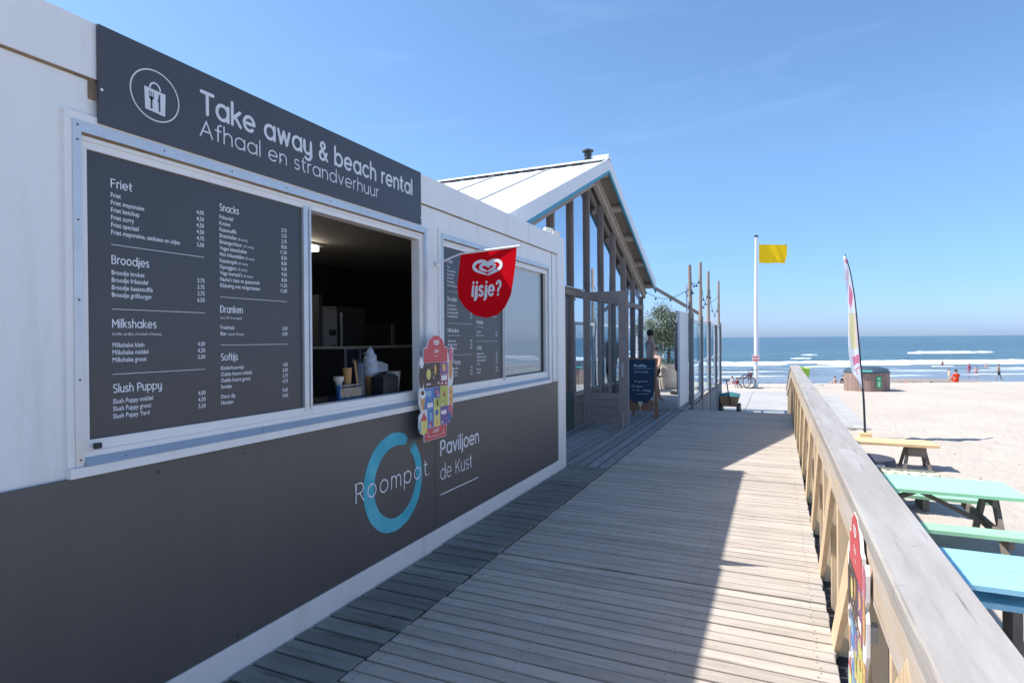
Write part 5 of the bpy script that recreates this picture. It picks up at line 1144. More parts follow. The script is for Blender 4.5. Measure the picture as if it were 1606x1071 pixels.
# ================================================================== things on the sand by the boardwalk
G = -1.0
GREEN = mat('mint_green_paint', (0.36, 0.68, 0.43), 0.55, var=0.10, vs=3, stretch=(1, 8, 8), bump=0.4, bs=30, rnd=0.05)
BLUE = mat('sky_blue_paint', (0.32, 0.64, 0.80), 0.55, var=0.10, vs=3, stretch=(1, 8, 8), bump=0.4, bs=30, rnd=0.06)
OLIVE = mat('olive_grey_plank', (0.16, 0.165, 0.12), 0.8, var=0.2, vs=3, stretch=(1, 8, 8))
TWOOD = mat('grey_brown_leg', (0.20, 0.165, 0.14), 0.8, var=0.2, vs=4, stretch=(3, 3, 1), bump=0.4, bs=20, rnd=0.08)
ORNG = mat('honey_plank', (0.76, 0.52, 0.26), 0.6, var=0.10, vs=2.5, stretch=(1, 8, 8), rnd=0.05)
for m_ in (GREEN, BLUE, ORNG):
    weather(m_, (2.0, 40, 40), (0.30, 0.33, 0.30), 0.64, 0.69, 1.0, amt=0.55)
    weather(m_, (1, 1, 1), (0.50, 0.47, 0.42), 0.60, 0.75, 4.0, world=True, amt=0.55)
def picnic_table(name, label, x0, x1, yc, depth, n, m, legx, bench=True, zt=-0.25, benches=None):
    t = thing(name, label, 'picnic table', ((x0+x1)/2, yc, G))
    w = depth/n
    for k in range(n):
        mb = MB(); ya = yc-depth/2+w*k; mb.bbox(x0, x1+random.uniform(-.006, .006), ya+0.003, ya+w-0.003, zt-0.042, zt, 0.004); part('top_plank', mb, m, t)
    if bench:
        for s in (-1, 1):
            bz = zt-0.31; yb = yc+s*(depth/2+0.36)
            mb = MB(); mb.bbox(x0+.02, x1-0.05, yb-0.135, yb+0.135, bz-0.045, bz, 0.004); part('bench_plank', mb, m, t)
    for x in legx:
        for s in (-1, 1):
            mb = MB(); mb.beam((x, yc+s*0.16, zt-0.045), (x, yc+s*(depth/2+0.22), G-0.03), 0.045, 0.11, (0, 1, 0)); part('leg', mb, TWOOD, t)
        mb = MB(); mb.box(x-0.07, x-0.024, yc-depth/2+.05, yc+depth/2-.05, zt-0.135, zt-0.043); part('cross_bar', mb, TWOOD, t)
        if bench: mb = MB(); mb.box(x-0.07, x-0.024, yc-depth/2-.46, yc+depth/2+.46, zt-0.45, zt-0.356); part('cross_bar', mb, TWOOD, t)
    for x in legx:
        mb = MB()
        for k in range(n):
            for e in (-0.25, 0.25):
                c = Vector((x-0.047, yc-depth/2+w*(k+.5)+w*e, zt+0.0006)); mb.add([c+Vector((0.006*math.cos(j*PI/3), 0.006*math.sin(j*PI/3), 0)) for j in range(6)], [tuple(range(6))])
        part('screws', mb, BLACK, t, kind='stuff')
    for x, xc in ((legx[-1], (x0+x1)/2-0.1), (legx[0], (x0+x1)/2+0.1)):
        mb = MB(); mb.beam((x-0.05, yc, zt-0.42), (xc, yc, zt-0.05), 0.045, 0.085, (0, 1, 0)); part('diagonal_brace', mb, TWOOD, t)
    return t
picnic_table('picnic_table', 'mint green picnic table with fixed benches on the sand beside the railing', 0.62, 2.53, 8.62, 0.84, 3, GREEN, (0.95, 2.28))
picnic_table('picnic_table', 'sky blue picnic table nearest to the camera beyond the handrail', 0.56, 2.55, 5.64, 0.82, 6, BLUE, (0.95, 2.05), bench=False)
lo = thing('low_bench', 'narrow sky blue bench plank just below the near edge of the blue table', 'bench', (1.5, 5.42, G))
mb = MB(); mb.bbox(0.62, 2.5, 5.30, 5.56, -0.435, -0.39, 0.004); part('seat', mb, BLUE, lo)
for x in (0.95, 1.57, 2.2):
    mb = MB(); mb.box(x-0.03, x+0.03, 5.32, 5.54, G-0.02, -0.4355); part('leg', mb, TWOOD, lo)
ob = thing('trestle_bench', 'honey coloured plank bench on grey trestle legs near the beach flag', 'bench', (2.0, 13.5, G))
for k in range(2):
    mb = MB(); ya = 13.22+0.30*k; mb.bbox(1.0, 2.76-0.03*k, ya, ya+0.296, -0.555, -0.50, 0.004); part('plank', mb, ORNG, ob)
for x in (1.2, 2.42):
    for s in (-1, 1):
        for e in (-1, 1):
            mb = MB(); mb.beam((x+e*0.12, 13.52+s*0.10, -0.56), (x+e*0.21, 13.52+s*0.24, G-0.02), 0.05, 0.06, (0, 1, 0)); part('leg', mb, TWOOD, ob)
    for ya in (13.30, 13.70):
        mb = MB(); mb.box(x-0.15, x+0.15, ya, ya+0.04, -0.74, -0.57); part('apron', mb, TWOOD, ob)
dr = thing('round_pouf', 'round dark blue pouf with a white script mark under the honey coloured bench', 'pouf', (1.55, 12.95, G))
mb = MB(); mb.lathe([(0.37, G), (0.40, G+0.03), (0.405, G+0.25), (0.39, G+0.29), (0.33, G+0.305), (0.02, G+0.31)], (1.58, 12.75, 0), 32); part('cushion', mb, mat('charcoal_blue_cloth', (0.055, 0.06, 0.085), 0.8, var=0.1), dr, smooth=True)
mb = MB(); 
for k in range(12):
    a = -PI/2+0.05+0.42*k/12
    a2 = a+0.04; z = G+0.20+0.012*math.sin(k*2.1); r = 0.408
    mb.add([(1.58+r*math.cos(a), 12.75+r*math.sin(a), z), (1.58+r*math.cos(a2), 12.75+r*math.sin(a2), z+0.012*math.cos(k)), (1.58+r*math.cos(a2), 12.75+r*math.sin(a2), z+0.03), (1.58+r*math.cos(a), 12.75+r*math.sin(a), z+0.022)], [(0, 1, 2, 3)])
part('script_mark', mb, INK, dr)
ol = thing('olive_bench', 'olive grey plank bench directly behind the mint green table', 'bench', (1.6, 10.5, G))
for k in range(2):
    mb = MB(); ya = 10.08+0.34*k; mb.bbox(0.7, 2.17, ya, ya+0.335, -0.545, -0.50, 0.004); part('plank', mb, OLIVE, ol)
for x in (0.95, 1.95):
    mb = MB(); mb.box(x-0.04, x+0.04, 10.15, 10.68, G-0.02, -0.546); part('leg', mb, TWOOD, ol)
fp = thing('folded_parasol', 'folded cream fringed parasol lying along the far edge of the mint green table', 'parasol', (1.75, 9.9, -0.5))
mb = MB(); rr = random.Random(3)
pts = [(1.38+0.018*k, 10.02+0.008*math.sin(k*.7), -0.448+0.014*noise.noise(Vector((k*.4, 0, 0)))) for k in range(41)]
mb.tube(pts, [0.02]+[0.052+0.026*noise.noise(Vector((k*.35, 4, 0))) for k in range(39)]+[0.02], 10); part('cloth', mb, mat('cream_canvas', (0.66, 0.62, 0.46), 0.9, var=0.1, vs=20), fp, smooth=True)
mb = MB()
for k in range(90):
    x = 1.42+0.66*k/90; mb.tube([(x, 9.975, -0.46), (x+rr.uniform(-.012, .012), 9.955-rr.uniform(0, .02), -0.50-rr.uniform(0, .03))], 0.006, 4)
part('fringe', mb, mat('dull_yellow_fringe', (0.40, 0.34, 0.20), 0.9, var=0.4, vs=60), fp, kind='stuff')
mb = MB(); mb.tube([(1.90, 10.0, -0.48), (2.15, 9.98, -0.48)], 0.016, 8); part('pole', mb, ORNG, fp)
mb = MB(); mb.tube([(0.66, 9.5, 0.55), (0.72, 9.9, 0.2), (0.85, 10.6, -0.25), (0.97, 11.1, -0.6), (1.02, 11.3, -1.0)], 0.025, 8); mb.tube([(0.72, 10.35, -0.06), (0.92, 10.25, -0.05)], 0.010, 6)
# leaning driftwood pole seen past the handrail
o = part('leaning_pole', mb, mat('red_brown_wood', (0.13, 0.065, 0.05), 0.7, var=0.2, vs=8)); 
recentre(o, (1.0, 11.3, -1.0)); tagged(o, 'crooked red brown pole leaning beside the railing next to the honey coloured bench', 'pole')

# feather flag
ff_ = thing('feather_flag', 'white feather flag with pink and yellow print on a dark curved pole', 'beach flag', (2.03, 17.2, G))
prof = [(0.0, -1.0), (-0.03, 0.0), (-0.09, 0.8), (-0.15, 1.7), (-0.21, 2.5), (-0.29, 3.1), (-0.36, 3.45), (-0.44, 3.66)]
view = Vector((2.03*1, 17.2, 0)).normalized(); rgt = Vector((view.y, -view.x, 0))
fdir = (-rgt*0.33+view*(-0.95)).normalized()
def poleat(z):
    for (a, z0_), (b, z1_) in zip(prof, prof[1:]):
        if z <= z1_: return a+(b-a)*(z-z0_)/(z1_-z0_)
    return prof[-1][0]
Pb = Vector((2.03, 17.2, 0))
mb = MB(); zs = [-1.0+4.66*k/26 for k in range(27)]
def smoothpole(z): return 0.25*poleat(z-0.12)+0.5*poleat(z)+0.25*poleat(min(3.66, z+0.12))
mb.tube([Pb+rgt*smoothpole(z)+Vector((0, 0, z)) for z in zs], [0.028-0.016*k/26 for k in range(27)], 8); part('pole', mb, mat('navy_pole', (0.02, 0.025, 0.04), 0.4), ff_, smooth=True)
mb = MB(); rows = []; NZ = 96; NW = 20
def flagw(k): # width along the flag, k 0 bottom..1 top
    return 0.54*min(1, (1-k)/0.35)**0.7*min(1, 0.10+k/0.16) if k < 1 else 0
FC = ['F2F3F8', 'EE8CA8', 'F2E6B4', 'F6DCE4', 'D8E2F4']
fm = [cloth_mat('banner_'+c, hexc(c), trans=0.45) for c in FC]
def bannerpt(j, i):
    k = j/NZ; z = 0.26+3.36*k; w = flagw(k)*i/NW
    wob = 0.05*math.sin(z*3+i*0.36)*(i/NW)
    return Pb+rgt*(smoothpole(z)-0.01)+fdir*w+rgt*wob*0.8+Vector((0, 0, z-0.35*w*(1-k)*0.5))
g_ = [bannerpt(j, i) for j in range(NZ+1) for i in range(NW+1)]
fs_ = []; mi_ = []
for j in range(NZ):
    for i in range(NW):
        k = j/NZ; c = 0; u = (i+.5)/NW
        if 0.60 < k < 0.80 and abs(u-0.45) < 0.33*(1-abs(k-0.70)/0.11): c = 1
        if 0.30 < k <= 0.56 and abs(u-0.5) < 0.32: c = 2
        if 0.30 < k <= 0.56 and u < 0.2: c = 3
        if 0.14 < k < 0.24 and abs(u-0.45) < 0.38 and (j % 9 < 6): c = 1
        if 0.10 < k <= 0.14 and abs(u-0.5) < 0.08: c = 1
        if k > 0.90 and abs(u-.5) < .3 and j % 6 < 3: c = 1
        if 0.80 < k < 0.88 and u > 0.5: c = 3
        if k < 0.10 and u > 0.4: c = 4
        mi_.append(c); fs_.append((j*(NW+1)+i, j*(NW+1)+i+1, (j+1)*(NW+1)+i+1, (j+1)*(NW+1)+i))
o0 = len(mb.v); mb.v += g_; mb.f += fs_; mb.mi += mi_
part('banner', mb, fm, ff_, smooth=True, fix=False)
mb = MB(); mb.bbox(1.90, 2.16, 17.05, 17.3, G, G+0.12, 0.01); part('base_block', mb, ORNG, ff_)

# yellow flag on white pole
yf = thing('yellow_flag', 'yellow beach flag flying from the tall white pole', 'flag', (-0.83, 32.2, 6.0))
fpz = thing('flagpole', 'tall white flagpole with red and white rescue sign near the wheelchair', 'flagpole', (-0.95, 32.2, -1.06))
mb = MB(); mb.tube([(-0.97, 32.2, -1.1), (-0.95, 32.2, 3), (-0.92, 32.2, 6.62)], [0.10, 0.085, 0.06], 12); part('pole', mb, mat('white_pole', (0.80, 0.80, 0.80), 0.4), fpz, smooth=True)
mb = MB(); mb.lathe([(0.10, 6.62), (0.10, 6.68), (0.02, 6.72)], (-0.92, 32.2, 0), 10); part('cap', mb, BLACK, fpz)
mb = MB(); mb.tube([(-0.82, 32.15, -0.6), (-0.80, 32.15, 6.5)], 0.008, 4); mb.tube([(-0.97, 32.1, -0.35), (-0.72, 32.1, -0.35)], 0.03, 6); part('halyard', mb, ALU, fpz)
mb = MB(); mb.box(-1.14, -0.80, 32.08, 32.10, 0.33, 0.62); part('rescue_sign', mb, WF, fpz)
mb = MB(); mb.box(-1.12, -0.82, 32.07, 32.08, 0.36, 0.44); mb.box(-1.12, -0.82, 32.07, 32.08, 0.52, 0.59); part('sign_bars', mb, pm('D04858'), fpz)
mb = MB(); gg = []
NX = 20; NZ2 = 10
fd = Vector((0.93, 0.37, 0))
for j in range(NZ2+1):
    for i in range(NX+1):
        u = i/NX; v = j/NZ2; p = Vector((-0.80, 32.15, 5.30+0.93*v))+fd*1.36*u*(1-0.04*(v < .3)); p += Vector((-0.37, 0.93, 0))*0.10*math.sin(u*9+v*2.2)*u**0.5; p.z += -0.06*u-0.04*math.sin(u*6+v)*u+(0.04 if v > .9 and u > .9 else 0); gg.append(p)
mb.add(gg, [(j*(NX+1)+i, j*(NX+1)+i+1, (j+1)*(NX+1)+i+1, (j+1)*(NX+1)+i) for j in range(NZ2) for i in range(NX)])
YEL = cloth_mat('yellow_cloth', (1.0, 0.66, 0.02), trans=0.5)
part('cloth', mb, YEL, yf, smooth=True)

# wheelchair
wc = thing('wheelchair', 'empty folding wheelchair standing on the beach beside the white flagpole', 'wheelchair', (-1.5, 31.6, -1.02))
cx_, cyy, gz = -1.38, 31.9, -1.02
ax = Vector((ca, sa, 0))        # direction the chair's side profile lies along
def wp(a, b, z): return Vector((cx_, cyy, gz))+ax*a+Vector((-sa, ca, 0))*b+Vector((0, 0, z))
for b in (-0.28, 0.28):
    mb = MB(); mb.tube([wp(0.31*math.cos(k*2*PI/28), b, 0.31+0.31*math.sin(k*2*PI/28)) for k in range(29)], 0.022, 6, caps=False); w = part('wheel', mb, BLACK, wc, smooth=True)
    mb = MB(); mb.tube([wp(0.26*math.cos(k*2*PI/28), b*1.15, 0.31+0.26*math.sin(k*2*PI/28)) for k in range(29)], 0.010, 5, caps=False)
    for k in range(10): mb.tube([wp(0, b, 0.31), wp(0.30*math.cos(k*PI/5), b, 0.31+0.30*math.sin(k*PI/5))], 0.003, 4)
    part('spokes', mb, ALU, w)
    mb = MB(); mb.tube([wp(-0.45+0.075*math.cos(k*PI/6), b*.9, 0.085+0.075*math.sin(k*PI/6)) for k in range(13)], 0.018, 5, caps=False); part('caster', mb, BLACK, wc)
    mb = MB(); mb.tube([wp(0.16, b*.8, 0.25), wp(0.18, b*.8, 0.92), wp(0.32, b*.8, 0.93)], 0.015, 6); mb.tube([wp(-0.40, b*.8, 0.10), wp(-0.36, b*.8, 0.50), wp(0.16, b*.8, 0.50)], 0.014, 6); mb.tube([wp(-0.1, b*.8, 0.5), wp(-0.1, b*.8, 0.68), wp(0.15, b*.8, 0.68)], 0.016, 6); part('frame', mb, BLACK, wc)
mb = MB(); mb.add([wp(-0.30, -.22, .48), wp(0.16, -.22, .48), wp(0.16, .22, .48), wp(-0.30, .22, .48), wp(-0.30, -.22, .52), wp(0.16, -.22, .52), wp(0.16, .22, .52), wp(-0.30, .22, .52)], [(0, 3, 2, 1), (4, 5, 6, 7), (0, 1, 5, 4), (1, 2, 6, 5), (2, 3, 7, 6), (3, 0, 4, 7)]); part('seat', mb, mat('navy_seat', (0.02, 0.02, 0.04), 0.8), wc)
mb = MB(); mb.add([wp(0.14, -.22, .50), wp(0.18, -.22, .50), wp(0.18, .22, .50), wp(0.14, .22, .50), wp(0.15, -.22, .80), wp(0.19, -.22, .80), wp(0.19, .22, .80), wp(0.15, .22, .80)], [(0, 3, 2, 1), (4, 5, 6, 7), (0, 1, 5, 4), (1, 2, 6, 5), (2, 3, 7, 6), (3, 0, 4, 7)]); part('backrest', mb, mat('plum_seat', (0.10, 0.03, 0.06), 0.8), wc)
mb = MB(); mb.tube([wp(0.32, -.25, .93), wp(0.40, -.25, .93)], 0.02, 6); mb.tube([wp(0.32, .25, .93), wp(0.40, .25, .93)], 0.02, 6); part('grips', mb, BLACK, wc)

# beach cart
ct = thing('beach_cart', 'tan beach cart with teal lining and long T-handle on thick black wheels', 'cart', (-1.45, 21.0, -1.0))
c0 = Vector((-1.45, 21.0, -0.98))
def cp_(a, b, z): return c0+Vector((a, b, z))
mb = MB(); bw, tw = 0.22, 0.31
mb.add([cp_(-bw, -.35, .24), cp_(bw, -.35, .24), cp_(bw, .35, .24), cp_(-bw, .35, .24), cp_(-tw, -.45, .58), cp_(tw, -.45, .58), cp_(tw, .45, .58), cp_(-tw, .45, .58)], [(0, 3, 2, 1), (0, 1, 5, 4), (1, 2, 6, 5), (2, 3, 7, 6), (3, 0, 4, 7)]); part('tub', mb, mat('tan_canvas', (0.36, 0.22, 0.12), 0.8, var=0.15), ct)
mb = MB(); mb.add([cp_(-tw, -.45, .582), cp_(tw, -.45, .582), cp_(tw, .45, .60), cp_(-tw, .45, .60), cp_(0, 0, .70)], [(0, 1, 4), (1, 2, 4), (2, 3, 4), (3, 0, 4)]); part('cover', mb, mat('teal_cover', (0.05, 0.20, 0.21), 0.7), ct)
for a in (-0.28, 0.28):
    for b in (-0.30, 0.30):
        mb = MB(); mb.tube([cp_(a-0.05, b, .15), cp_(a+0.05, b, .15)], 0.15, 14); part('wheel', mb, BLACK, ct)
mb = MB(); mb.tube([cp_(0.06, -.40, .30), cp_(-0.02, -.55, .80), cp_(-.06, -.62, 1.13)], 0.018, 8); mb.tube([cp_(-.18, -.62, 1.13), cp_(.06, -.62, 1.14)], 0.02, 8); part('handle', mb, BLACK, ct)

# round slatted litter enclosure
bn2 = thing('litter_enclosure', 'round slatted litter enclosure with dark lid and green sign on the sand', 'litter bin', (3.87, 32.3, -1.05))
bc = Vector((3.87, 32.3, -1.08)); R_ = 0.93
slat = MB(); slat.box(-0.058, 0.058, -0.012, 0.012, 0.0, 0.92); slm = slat.mesh('slat', mat('brown_slat', (0.30, 0.20, 0.165), 0.75, var=0.2, vs=3, stretch=(4, 4, 1), rnd=0.12))
for k in range(48):
    a = 2*PI*k/48; inst('slat', slm, (R_*math.cos(a), R_*math.sin(a), -0.03), bn2, (0, 0, a+PI/2))
mb = MB(); mb.lathe([(R_-.04, bc.z+.02), (R_-.04, bc.z+.9)], (bc.x, bc.y, 0), 32); part('liner', mb, BLACK, bn2)
mb = MB(); mb.lathe([(R_+.03, bc.z+.92), (R_+.03, bc.z+.99), (R_-.1, bc.z+1.12), (R_*.55, bc.z+1.20), (0.05, bc.z+1.22)], (bc.x, bc.y, 0), 36); part('lid', mb, mat('slate_lid', (0.05, 0.08, 0.105), 0.5, var=0.1), bn2, smooth=True)
mb = MB(); mb.box(bc.x-0.45, bc.x+0.12, bc.y-1.03, bc.y-0.95, bc.z+0.99, bc.z+1.06); part('flap', mb, mat('aqua_flap', (0.13, 0.62, 0.50), 0.5), bn2)
a = -PI/2+0.42; d_ = Vector((math.cos(a), math.sin(a), 0)); u_ = Vector((-math.sin(a), math.cos(a), 0)); pc_ = Vector((bc.x, bc.y, 0))+d_*(R_+0.03)
mb = MB(); mb.add([pc_+u_*(-.13)+Vector((0, 0, bc.z+.25)), pc_+u_*.13+Vector((0, 0, bc.z+.25)), pc_+u_*.13+Vector((0, 0, bc.z+.78)), pc_+u_*(-.13)+Vector((0, 0, bc.z+.78))], [(0, 1, 2, 3)]); sp = part('green_sign', mb, mat('green_sign', (0.03, 0.33, 0.14), 0.5), bn2)
mb = MB(); q_ = pc_+d_*0.006
for z0_, z1_, w0, w1 in ((.30, .50, .05, .07), (.52, .56, .07, .07), (.62, .72, .03, .09)):
    mb.add([q_+u_*(-w0)+Vector((0, 0, bc.z+z0_)), q_+u_*w0+Vector((0, 0, bc.z+z0_)), q_+u_*w1+Vector((0, 0, bc.z+z1_)), q_+u_*(-w1)+Vector((0, 0, bc.z+z1_))], [(0, 1, 2, 3)])
part('pictogram', mb, mat('pale_green', (0.45, 0.78, 0.55), 0.5), bn2)
# lime wheelie bin
wb = thing('wheelie_bin', 'lime green wheelie bin on the beach beyond the end of the railing', 'wheelie bin', (1.55, 35.0, -1.15))
b0 = Vector((1.22, 35.2, -1.17))
mb = MB(); a_, b_ = 0.27, 0.38
mb.add([b0+Vector(p) for p in ((-a_, -a_, .05), (a_, -a_, .05), (a_, a_, .05), (-a_, a_, .05), (-b_, -b_, 1.0), (b_, -b_, 1.0), (b_, b_, 1.0), (-b_, b_, 1.0))], [(0, 3, 2, 1), (4, 5, 6, 7), (0, 1, 5, 4), (1, 2, 6, 5), (2, 3, 7, 6), (3, 0, 4, 7)]); part('body', mb, mat('lime_plastic', (0.28, 0.50, 0.06), 0.45), wb)
mb = MB(); mb.bbox(b0.x-.41, b0.x+.41, b0.y-.42, b0.y+.42, b0.z+1.002, b0.z+1.07, .03); mb.box(b0.x-.1, b0.x+.1, b0.y-.46, b0.y-.42, b0.z+1.03, b0.z+1.14); part('lid', mb, mat('lime_lid', (0.36, 0.60, 0.10), 0.45), wb)
mb = MB(); mb.tube([b0+Vector((-.33, .3, .1)), b0+Vector((.33, .3, .1))], 0.1, 12); part('wheels', mb, BLACK, wb)

# ================================================================== people
SKIN = [mat('skin_fair', (0.62, 0.38, 0.28), 0.6), mat('skin_tan', (0.42, 0.24, 0.16), 0.6)]
def person(label, joints, edges, radii, mats, region, head=None, hair=None, hairlen=0.0, loc=(0, 0, 0), rot=0.0, sub=1, scale=1.0, group=None, extra=None):
    """one continuous skinned body; region(v)->material index for the clothing colours"""
    me = bpy.data.meshes.new('p'); me.from_pydata(joints, edges, []); o = bpy.data.objects.new('p', me); COL.objects.link(o)
    md = o.modifiers.new('sk', 'SKIN'); md.use_smooth_shade = True
    sv = me.skin_vertices[0].data
    for i, r in enumerate(radii): sv[i].radius = (r, r) if not isinstance(r, tuple) else r; sv[i].use_root = (i == 0)
    ms = o.modifiers.new('ss', 'SUBSURF'); ms.levels = sub; ms.render_levels = sub
    bpy.context.view_layer.update()
    m = bpy.data.meshes.new_from_object(o.evaluated_get(bpy.context.evaluated_depsgraph_get()))
    bpy.data.objects.remove(o); bpy.data.meshes.remove(me)
    m.name = 'person_body'
    for x in mats: 
        m.materials.append(x)
    for p in m.polygons: p.material_index = region(p.center); p.use_smooth = True
    t = thing('person', label, 'person', loc, group)
    b = bpy.data.objects.new('body', m); COL.objects.link(b); b.parent = t
    if hair:
        mb = MB(); hx, hy, hz = head; r = 0.105
        mb.lathe([(0.001, hz+0.125), (0.05, hz+0.112), (0.080, hz+0.075), (0.088, hz+0.03), (0.080, hz-0.02-hairlen*.5), (0.04, hz-0.03-hairlen)], (hx, hy-0.015, 0), 14)
        part('hair', mb, hair, t, smooth=True).location = (0, 0, 0)
        for c in t.children:
            if c.name.startswith('hair'): c.data.transform(Matrix.Translation(Vector(loc)))
    t.rotation_euler = (0, 0, rot); t.scale = (scale,)*3
    return t
# standing / walking skeleton, faces +Y locally
def stand(step=0.0, armf=0.0, armb=0.0):
    J = [(0, 0, .95), (0, 0, 1.10), (0, .01, 1.28), (0, 0, 1.44), (0, .01, 1.52), (0, .02, 1.60), (0, .02, 1.70),
         (-.10, 0, .92), (-.10, step*.5+.02, .50), (-.11, step*.9-.02, .09), (-.11, step*.9+.12, .03),
         (.10, 0, .92), (.10, -step*.25+.04, .50), (.11, -step*.9-.03, .10), (.11, -step*.9+.10, .04),
         (-.18, 0, 1.40), (-.22, armf*.4, 1.13), (-.23, armf+.03, .90), (-.23, armf+.06, .81),
         (.18, 0, 1.40), (.22, -armb*.4, 1.13), (.23, -armb+.05, .90), (.23, -armb+.08, .81)]
    E_ = [(0, 1), (1, 2), (2, 3), (3, 4), (4, 5), (5, 6), (0, 7), (7, 8), (8, 9), (9, 10), (0, 11), (11, 12), (12, 13), (13, 14), (3, 15), (15, 16), (16, 17), (17, 18), (3, 19), (19, 20), (20, 21), (21, 22)]
    R = [(.135, .105), (.12, .09), (.14, .10), (.12, .09), .052, (.078, .085), (.066, .075), .088, .058, .038, .032, .088, .058, .038, .032, .055, .040, .030, .026, .055, .040, .030, .026]
    return J, E_, R
def sit(kneez=.50):
    J = [(0, 0, .14), (0, -.02, .30), (0, 0, .47), (0, .03, .62), (0, .05, .70), (0, .07, .78), (0, .07, .87),
         (-.09, .04, .13), (-.11, .38, kneez*.75), (-.12, .50, .08), (-.12, .62, .04),
         (.09, .04, .13), (.11, .40, kneez*.7), (.12, .54, .08), (.12, .66, .04),
         (-.18, .02, .58), (-.22, .12, .36), (-.16, .34, .32), (-.12, .42, .32), (.18, .02, .58), (.22, .12, .36), (.16, .34, .32), (.12, .42, .32)]
    _, E_, R = stand(); return J, E_, R
def chair_sit():
    J, E_, R = sit(.50)
    J = [(x, y, z+.36) for x, y, z in J]
    J[8] = (-.11, .44, .50); J[9] = (-.12, .46, .10); J[10] = (-.12, .58, .04); J[12] = (.11, .44, .50); J[13] = (.12, .42, .10); J[14] = (.12, .55, .04)
    return J, E_, R
def cm(n, h): return mat('cloth_'+n, hexc(h), 0.8)
def reg(top=None, bottom=None, z_w=.98, z_t=1.42, z_k=.62, arms=False):
    def f(c):
        if top is not None and z_w < c.z < z_t and (arms or abs(c.x) < .17): return top
        if bottom is not None and z_k < c.z <= z_w and abs(c.x) < .185: return bottom
        return 0
    return f
HAIRD = mat('dark_hair', (0.03, 0.02, 0.015), 0.6); HAIRB = mat('brown_hair', (0.10, 0.055, 0.03), 0.6)
J, E_, R = stand(.34, .10, .16)
pw = person('woman in pale top and dark shorts walking away across the terrace', J, E_, R, [SKIN[0], cm('cream_top', 'E8DCD4'), cm('black_shorts', '1E1E2A')], reg(1, 2, 1.0, 1.40, .66), (0, .02, 1.64), HAIRD, .02, (-2.77, 14.2, 0), rad(-55), 2)
J, E_, R = chair_sit()
pm_ = person('shirtless man in dark shorts sitting at the terrace table', J, E_, R, [SKIN[0], cm('black_shorts', '1E1E2A')], lambda c: 1 if .38 < c.z < .64 and c.y < .42 and abs(c.x) < .21 else 0, (0, .07, 1.18), HAIRB, 0, (-3.32, 17.9, 0.0), rad(150), 2)
t = thing('stool', 'low dark stool under the seated man on the terrace', 'stool', (-3.32, 17.9, 0))
mb = MB(); mb.lathe([(0.19, .37), (0.2, .39), (0.2, .41)], (-3.32, 17.88, 0), 16); part('seat', mb, GWOOD, t)
for a in range(4):
    mb = MB(); mb.tube([(-3.32+.12*math.cos(a*PI/2+.7), 17.88+.12*math.sin(a*PI/2+.7), .38), (-3.32+.18*math.cos(a*PI/2+.7), 17.88+.18*math.sin(a*PI/2+.7), 0)], .016, 6); part('leg', mb, GWOOD, t)
def beachman(label, kind, px, D, z, cols, regf, rot, scale=1.0, hair=HAIRB, step=.25, group=None):
    t_ = (px-803)/920*D; p = ts(t_, D); 
    J, E_, R = stand(step, .12, .15) if kind == 's' else sit()
    hd = (0, .02, 1.64) if kind == 's' else (0, .07, .82)
    return person(label, J, E_, R, cols, regf, hd, hair, 0, (p.x, p.y, z), rot, 1, scale, group)
sitreg = lambda c: 1 if c.z > .18 and c.y < .2 and c.z < .66 else (2 if c.z <= .18 and c.y < .22 else 0)
beachman('person in bright orange red top sitting on the sand facing the sea', 'sit', 1500, 39.5, -1.66, [SKIN[1], cm('orange', 'E03C10'), cm('orange', 'E03C10')], sitreg, YAW, 1.0, HAIRD)
beachman('walker in dark shorts at the water edge far right on the beach', 's', 1446+120, 62, -3.22, [SKIN[1], SKIN[1], cm('grey_shorts', '3A3C48')], reg(None, 2, .98, 1.4, .55), rad(-110), 1.0, HAIRD)
beachman('child in pale yellow clothes walking on the wet sand left of the orange top', 's', 1488, 57, -2.95, [SKIN[0], cm('straw', 'C8C49A'), cm('straw', 'C8C49A')], reg(1, 2), rad(-60), .72)
beachman('bather in pink standing in the shallow surf', 's', 1520, 76, -3.6, [cm('pink', 'D0607C'), cm('pink', 'D0607C'), cm('pink', 'D0607C')], reg(1, 2, arms=True), rad(40), .9)
beachman('slim bather wading just right of the pink bather', 's', 1531, 73, -3.75, [SKIN[0], SKIN[0], cm('rose', 'B07080')], reg(1, 2), rad(10), .85)
beachman('swimmer chest deep in front of the breaking wave', 's', 1478, 96, -4.25, [SKIN[1], cm('wine', '8A4050'), SKIN[1]], reg(1, 2), rad(0), 1.0, HAIRD)
beachman('pale bather in the foam far right of the swimmer', 's', 1547, 88, -4.3, [SKIN[0], SKIN[0], SKIN[0]], reg(1, 2), rad(0), .95)
beachman('sunbather in pale top sitting on the sand left of the wheelchair', 'sit', 1149, 46, -2.38, [SKIN[0], cm('paleshirt', 'E4D4D0'), SKIN[0]], sitreg, YAW+.5, .95)
beachman('sunbather in dark red top sitting close to the wheelchair', 'sit', 1155.5, 45, -2.28, [SKIN[1], cm('darkred', '7A1830'), cm('darkred', '7A1830')], sitreg, YAW-.3, .8, HAIRD)
beachman('sunbather with bare back sitting left of the litter enclosure', 'sit', 1310, 45, -2.25, [SKIN[0], SKIN[0], cm('rose', 'B07080')], sitreg, YAW+.4, .8)
beachman('person in black top sitting just left of the litter enclosure', 'sit', 1323, 44.5, -2.2, [SKIN[0], cm('black_top', '16161E'), cm('black_top', '16161E')], sitreg, YAW, .9, HAIRD)
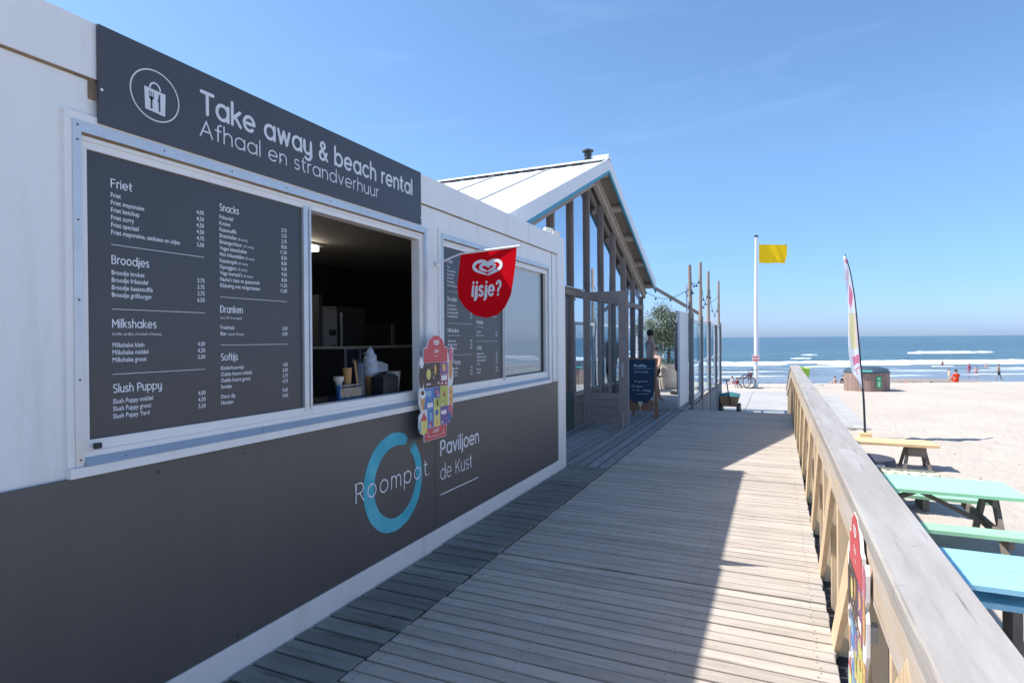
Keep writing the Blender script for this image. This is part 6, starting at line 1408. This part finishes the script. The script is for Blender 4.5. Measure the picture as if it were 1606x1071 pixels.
def lump(name, label, cat, px, D, z, w, h, m, seed):
    t_ = (px-803)/920*D; p = ts(t_, D, z); mb = MB(); n = 12; pts = []
    for j in range(5):
        for i in range(n):
            a = 2*PI*i/n; r = w*(1-0.22*j)*(0.8+0.3*noise.noise(Vector((i*.9, seed, j)))); pts.append(p+Vector((r*math.cos(a)*ca-r*.5*math.sin(a)*sa, r*math.cos(a)*sa+r*.5*math.sin(a)*ca, h*(j/4)**.7)))
    mb.add(pts, [(j*n+i, j*n+(i+1) % n, (j+1)*n+(i+1) % n, (j+1)*n+i) for j in range(4) for i in range(n)]+[tuple(4*n+i for i in range(n))])
    o = part(name, mb, m, smooth=True); recentre(o, p); tagged(o, label, cat)
lump('beach_towel', 'crumpled red beach towel on the sand right of the litter enclosure', 'towel', 1422, 38.6, -1.61, .32, .13, cm('red_towel', 'D83020'), 1)
lump('beach_bag', 'dark green bag lying on the sand between the red towel and the orange top', 'bag', 1461, 38.6, -1.61, .2, .17, cm('green_bag', '1E3A2E'), 5)
lump('sand_coloured_towel', 'dull grey towel on the sand beside the dark green bag', 'towel', 1441, 38.7, -1.61, .33, .07, cm('dull', '8A7C70'), 9)
mb = MB(); rr = random.Random(9)
for k in range(260):
    t_ = rr.uniform(-1, 24); s_ = rr.uniform(4, 32); p = ts(t_, s_, -0.985+rr.uniform(0, .02)); r = rr.uniform(.008, .03)
    n_ = 5; mb.add([p+Vector((r*math.cos(j*2*PI/n_)*rr.uniform(.6, 1.2), r*math.sin(j*2*PI/n_), 0)) for j in range(n_)]+[p+Vector((0, 0, r*.6))], [(j, (j+1) % n_, n_) for j in range(n_)])
o = part('shell_litter', mb, mat('shell_bits', (0.34, 0.28, 0.24), 0.8, var=0.5, vs=3), kind='stuff'); o['label'] = 'small shells and pebbles scattered on the sand'
# seaweed line and litter on the sand
mb = MB(); rr = random.Random(5)
for k in range(60):
    t_ = rr.uniform(12, 26); s_ = 34.5+rr.gauss(0, .25); p = ts(t_, s_, sand_z(t_, s_)+.03); a = rr.uniform(-.3, .3)+YAW; d = Vector((math.cos(a), math.sin(a), 0))*rr.uniform(.03, .14); w = Vector((0, 0, .02))
    mb.add([p-d, p+d, p+d*.8+w, p-d*.7+w], [(0, 1, 2, 3)])
o = part('seaweed_line', mb, mat('dry_weed', (0.20, 0.13, 0.10), 0.9), kind='stuff'); o['label'] = 'thin dark line of dried seaweed on the sand'
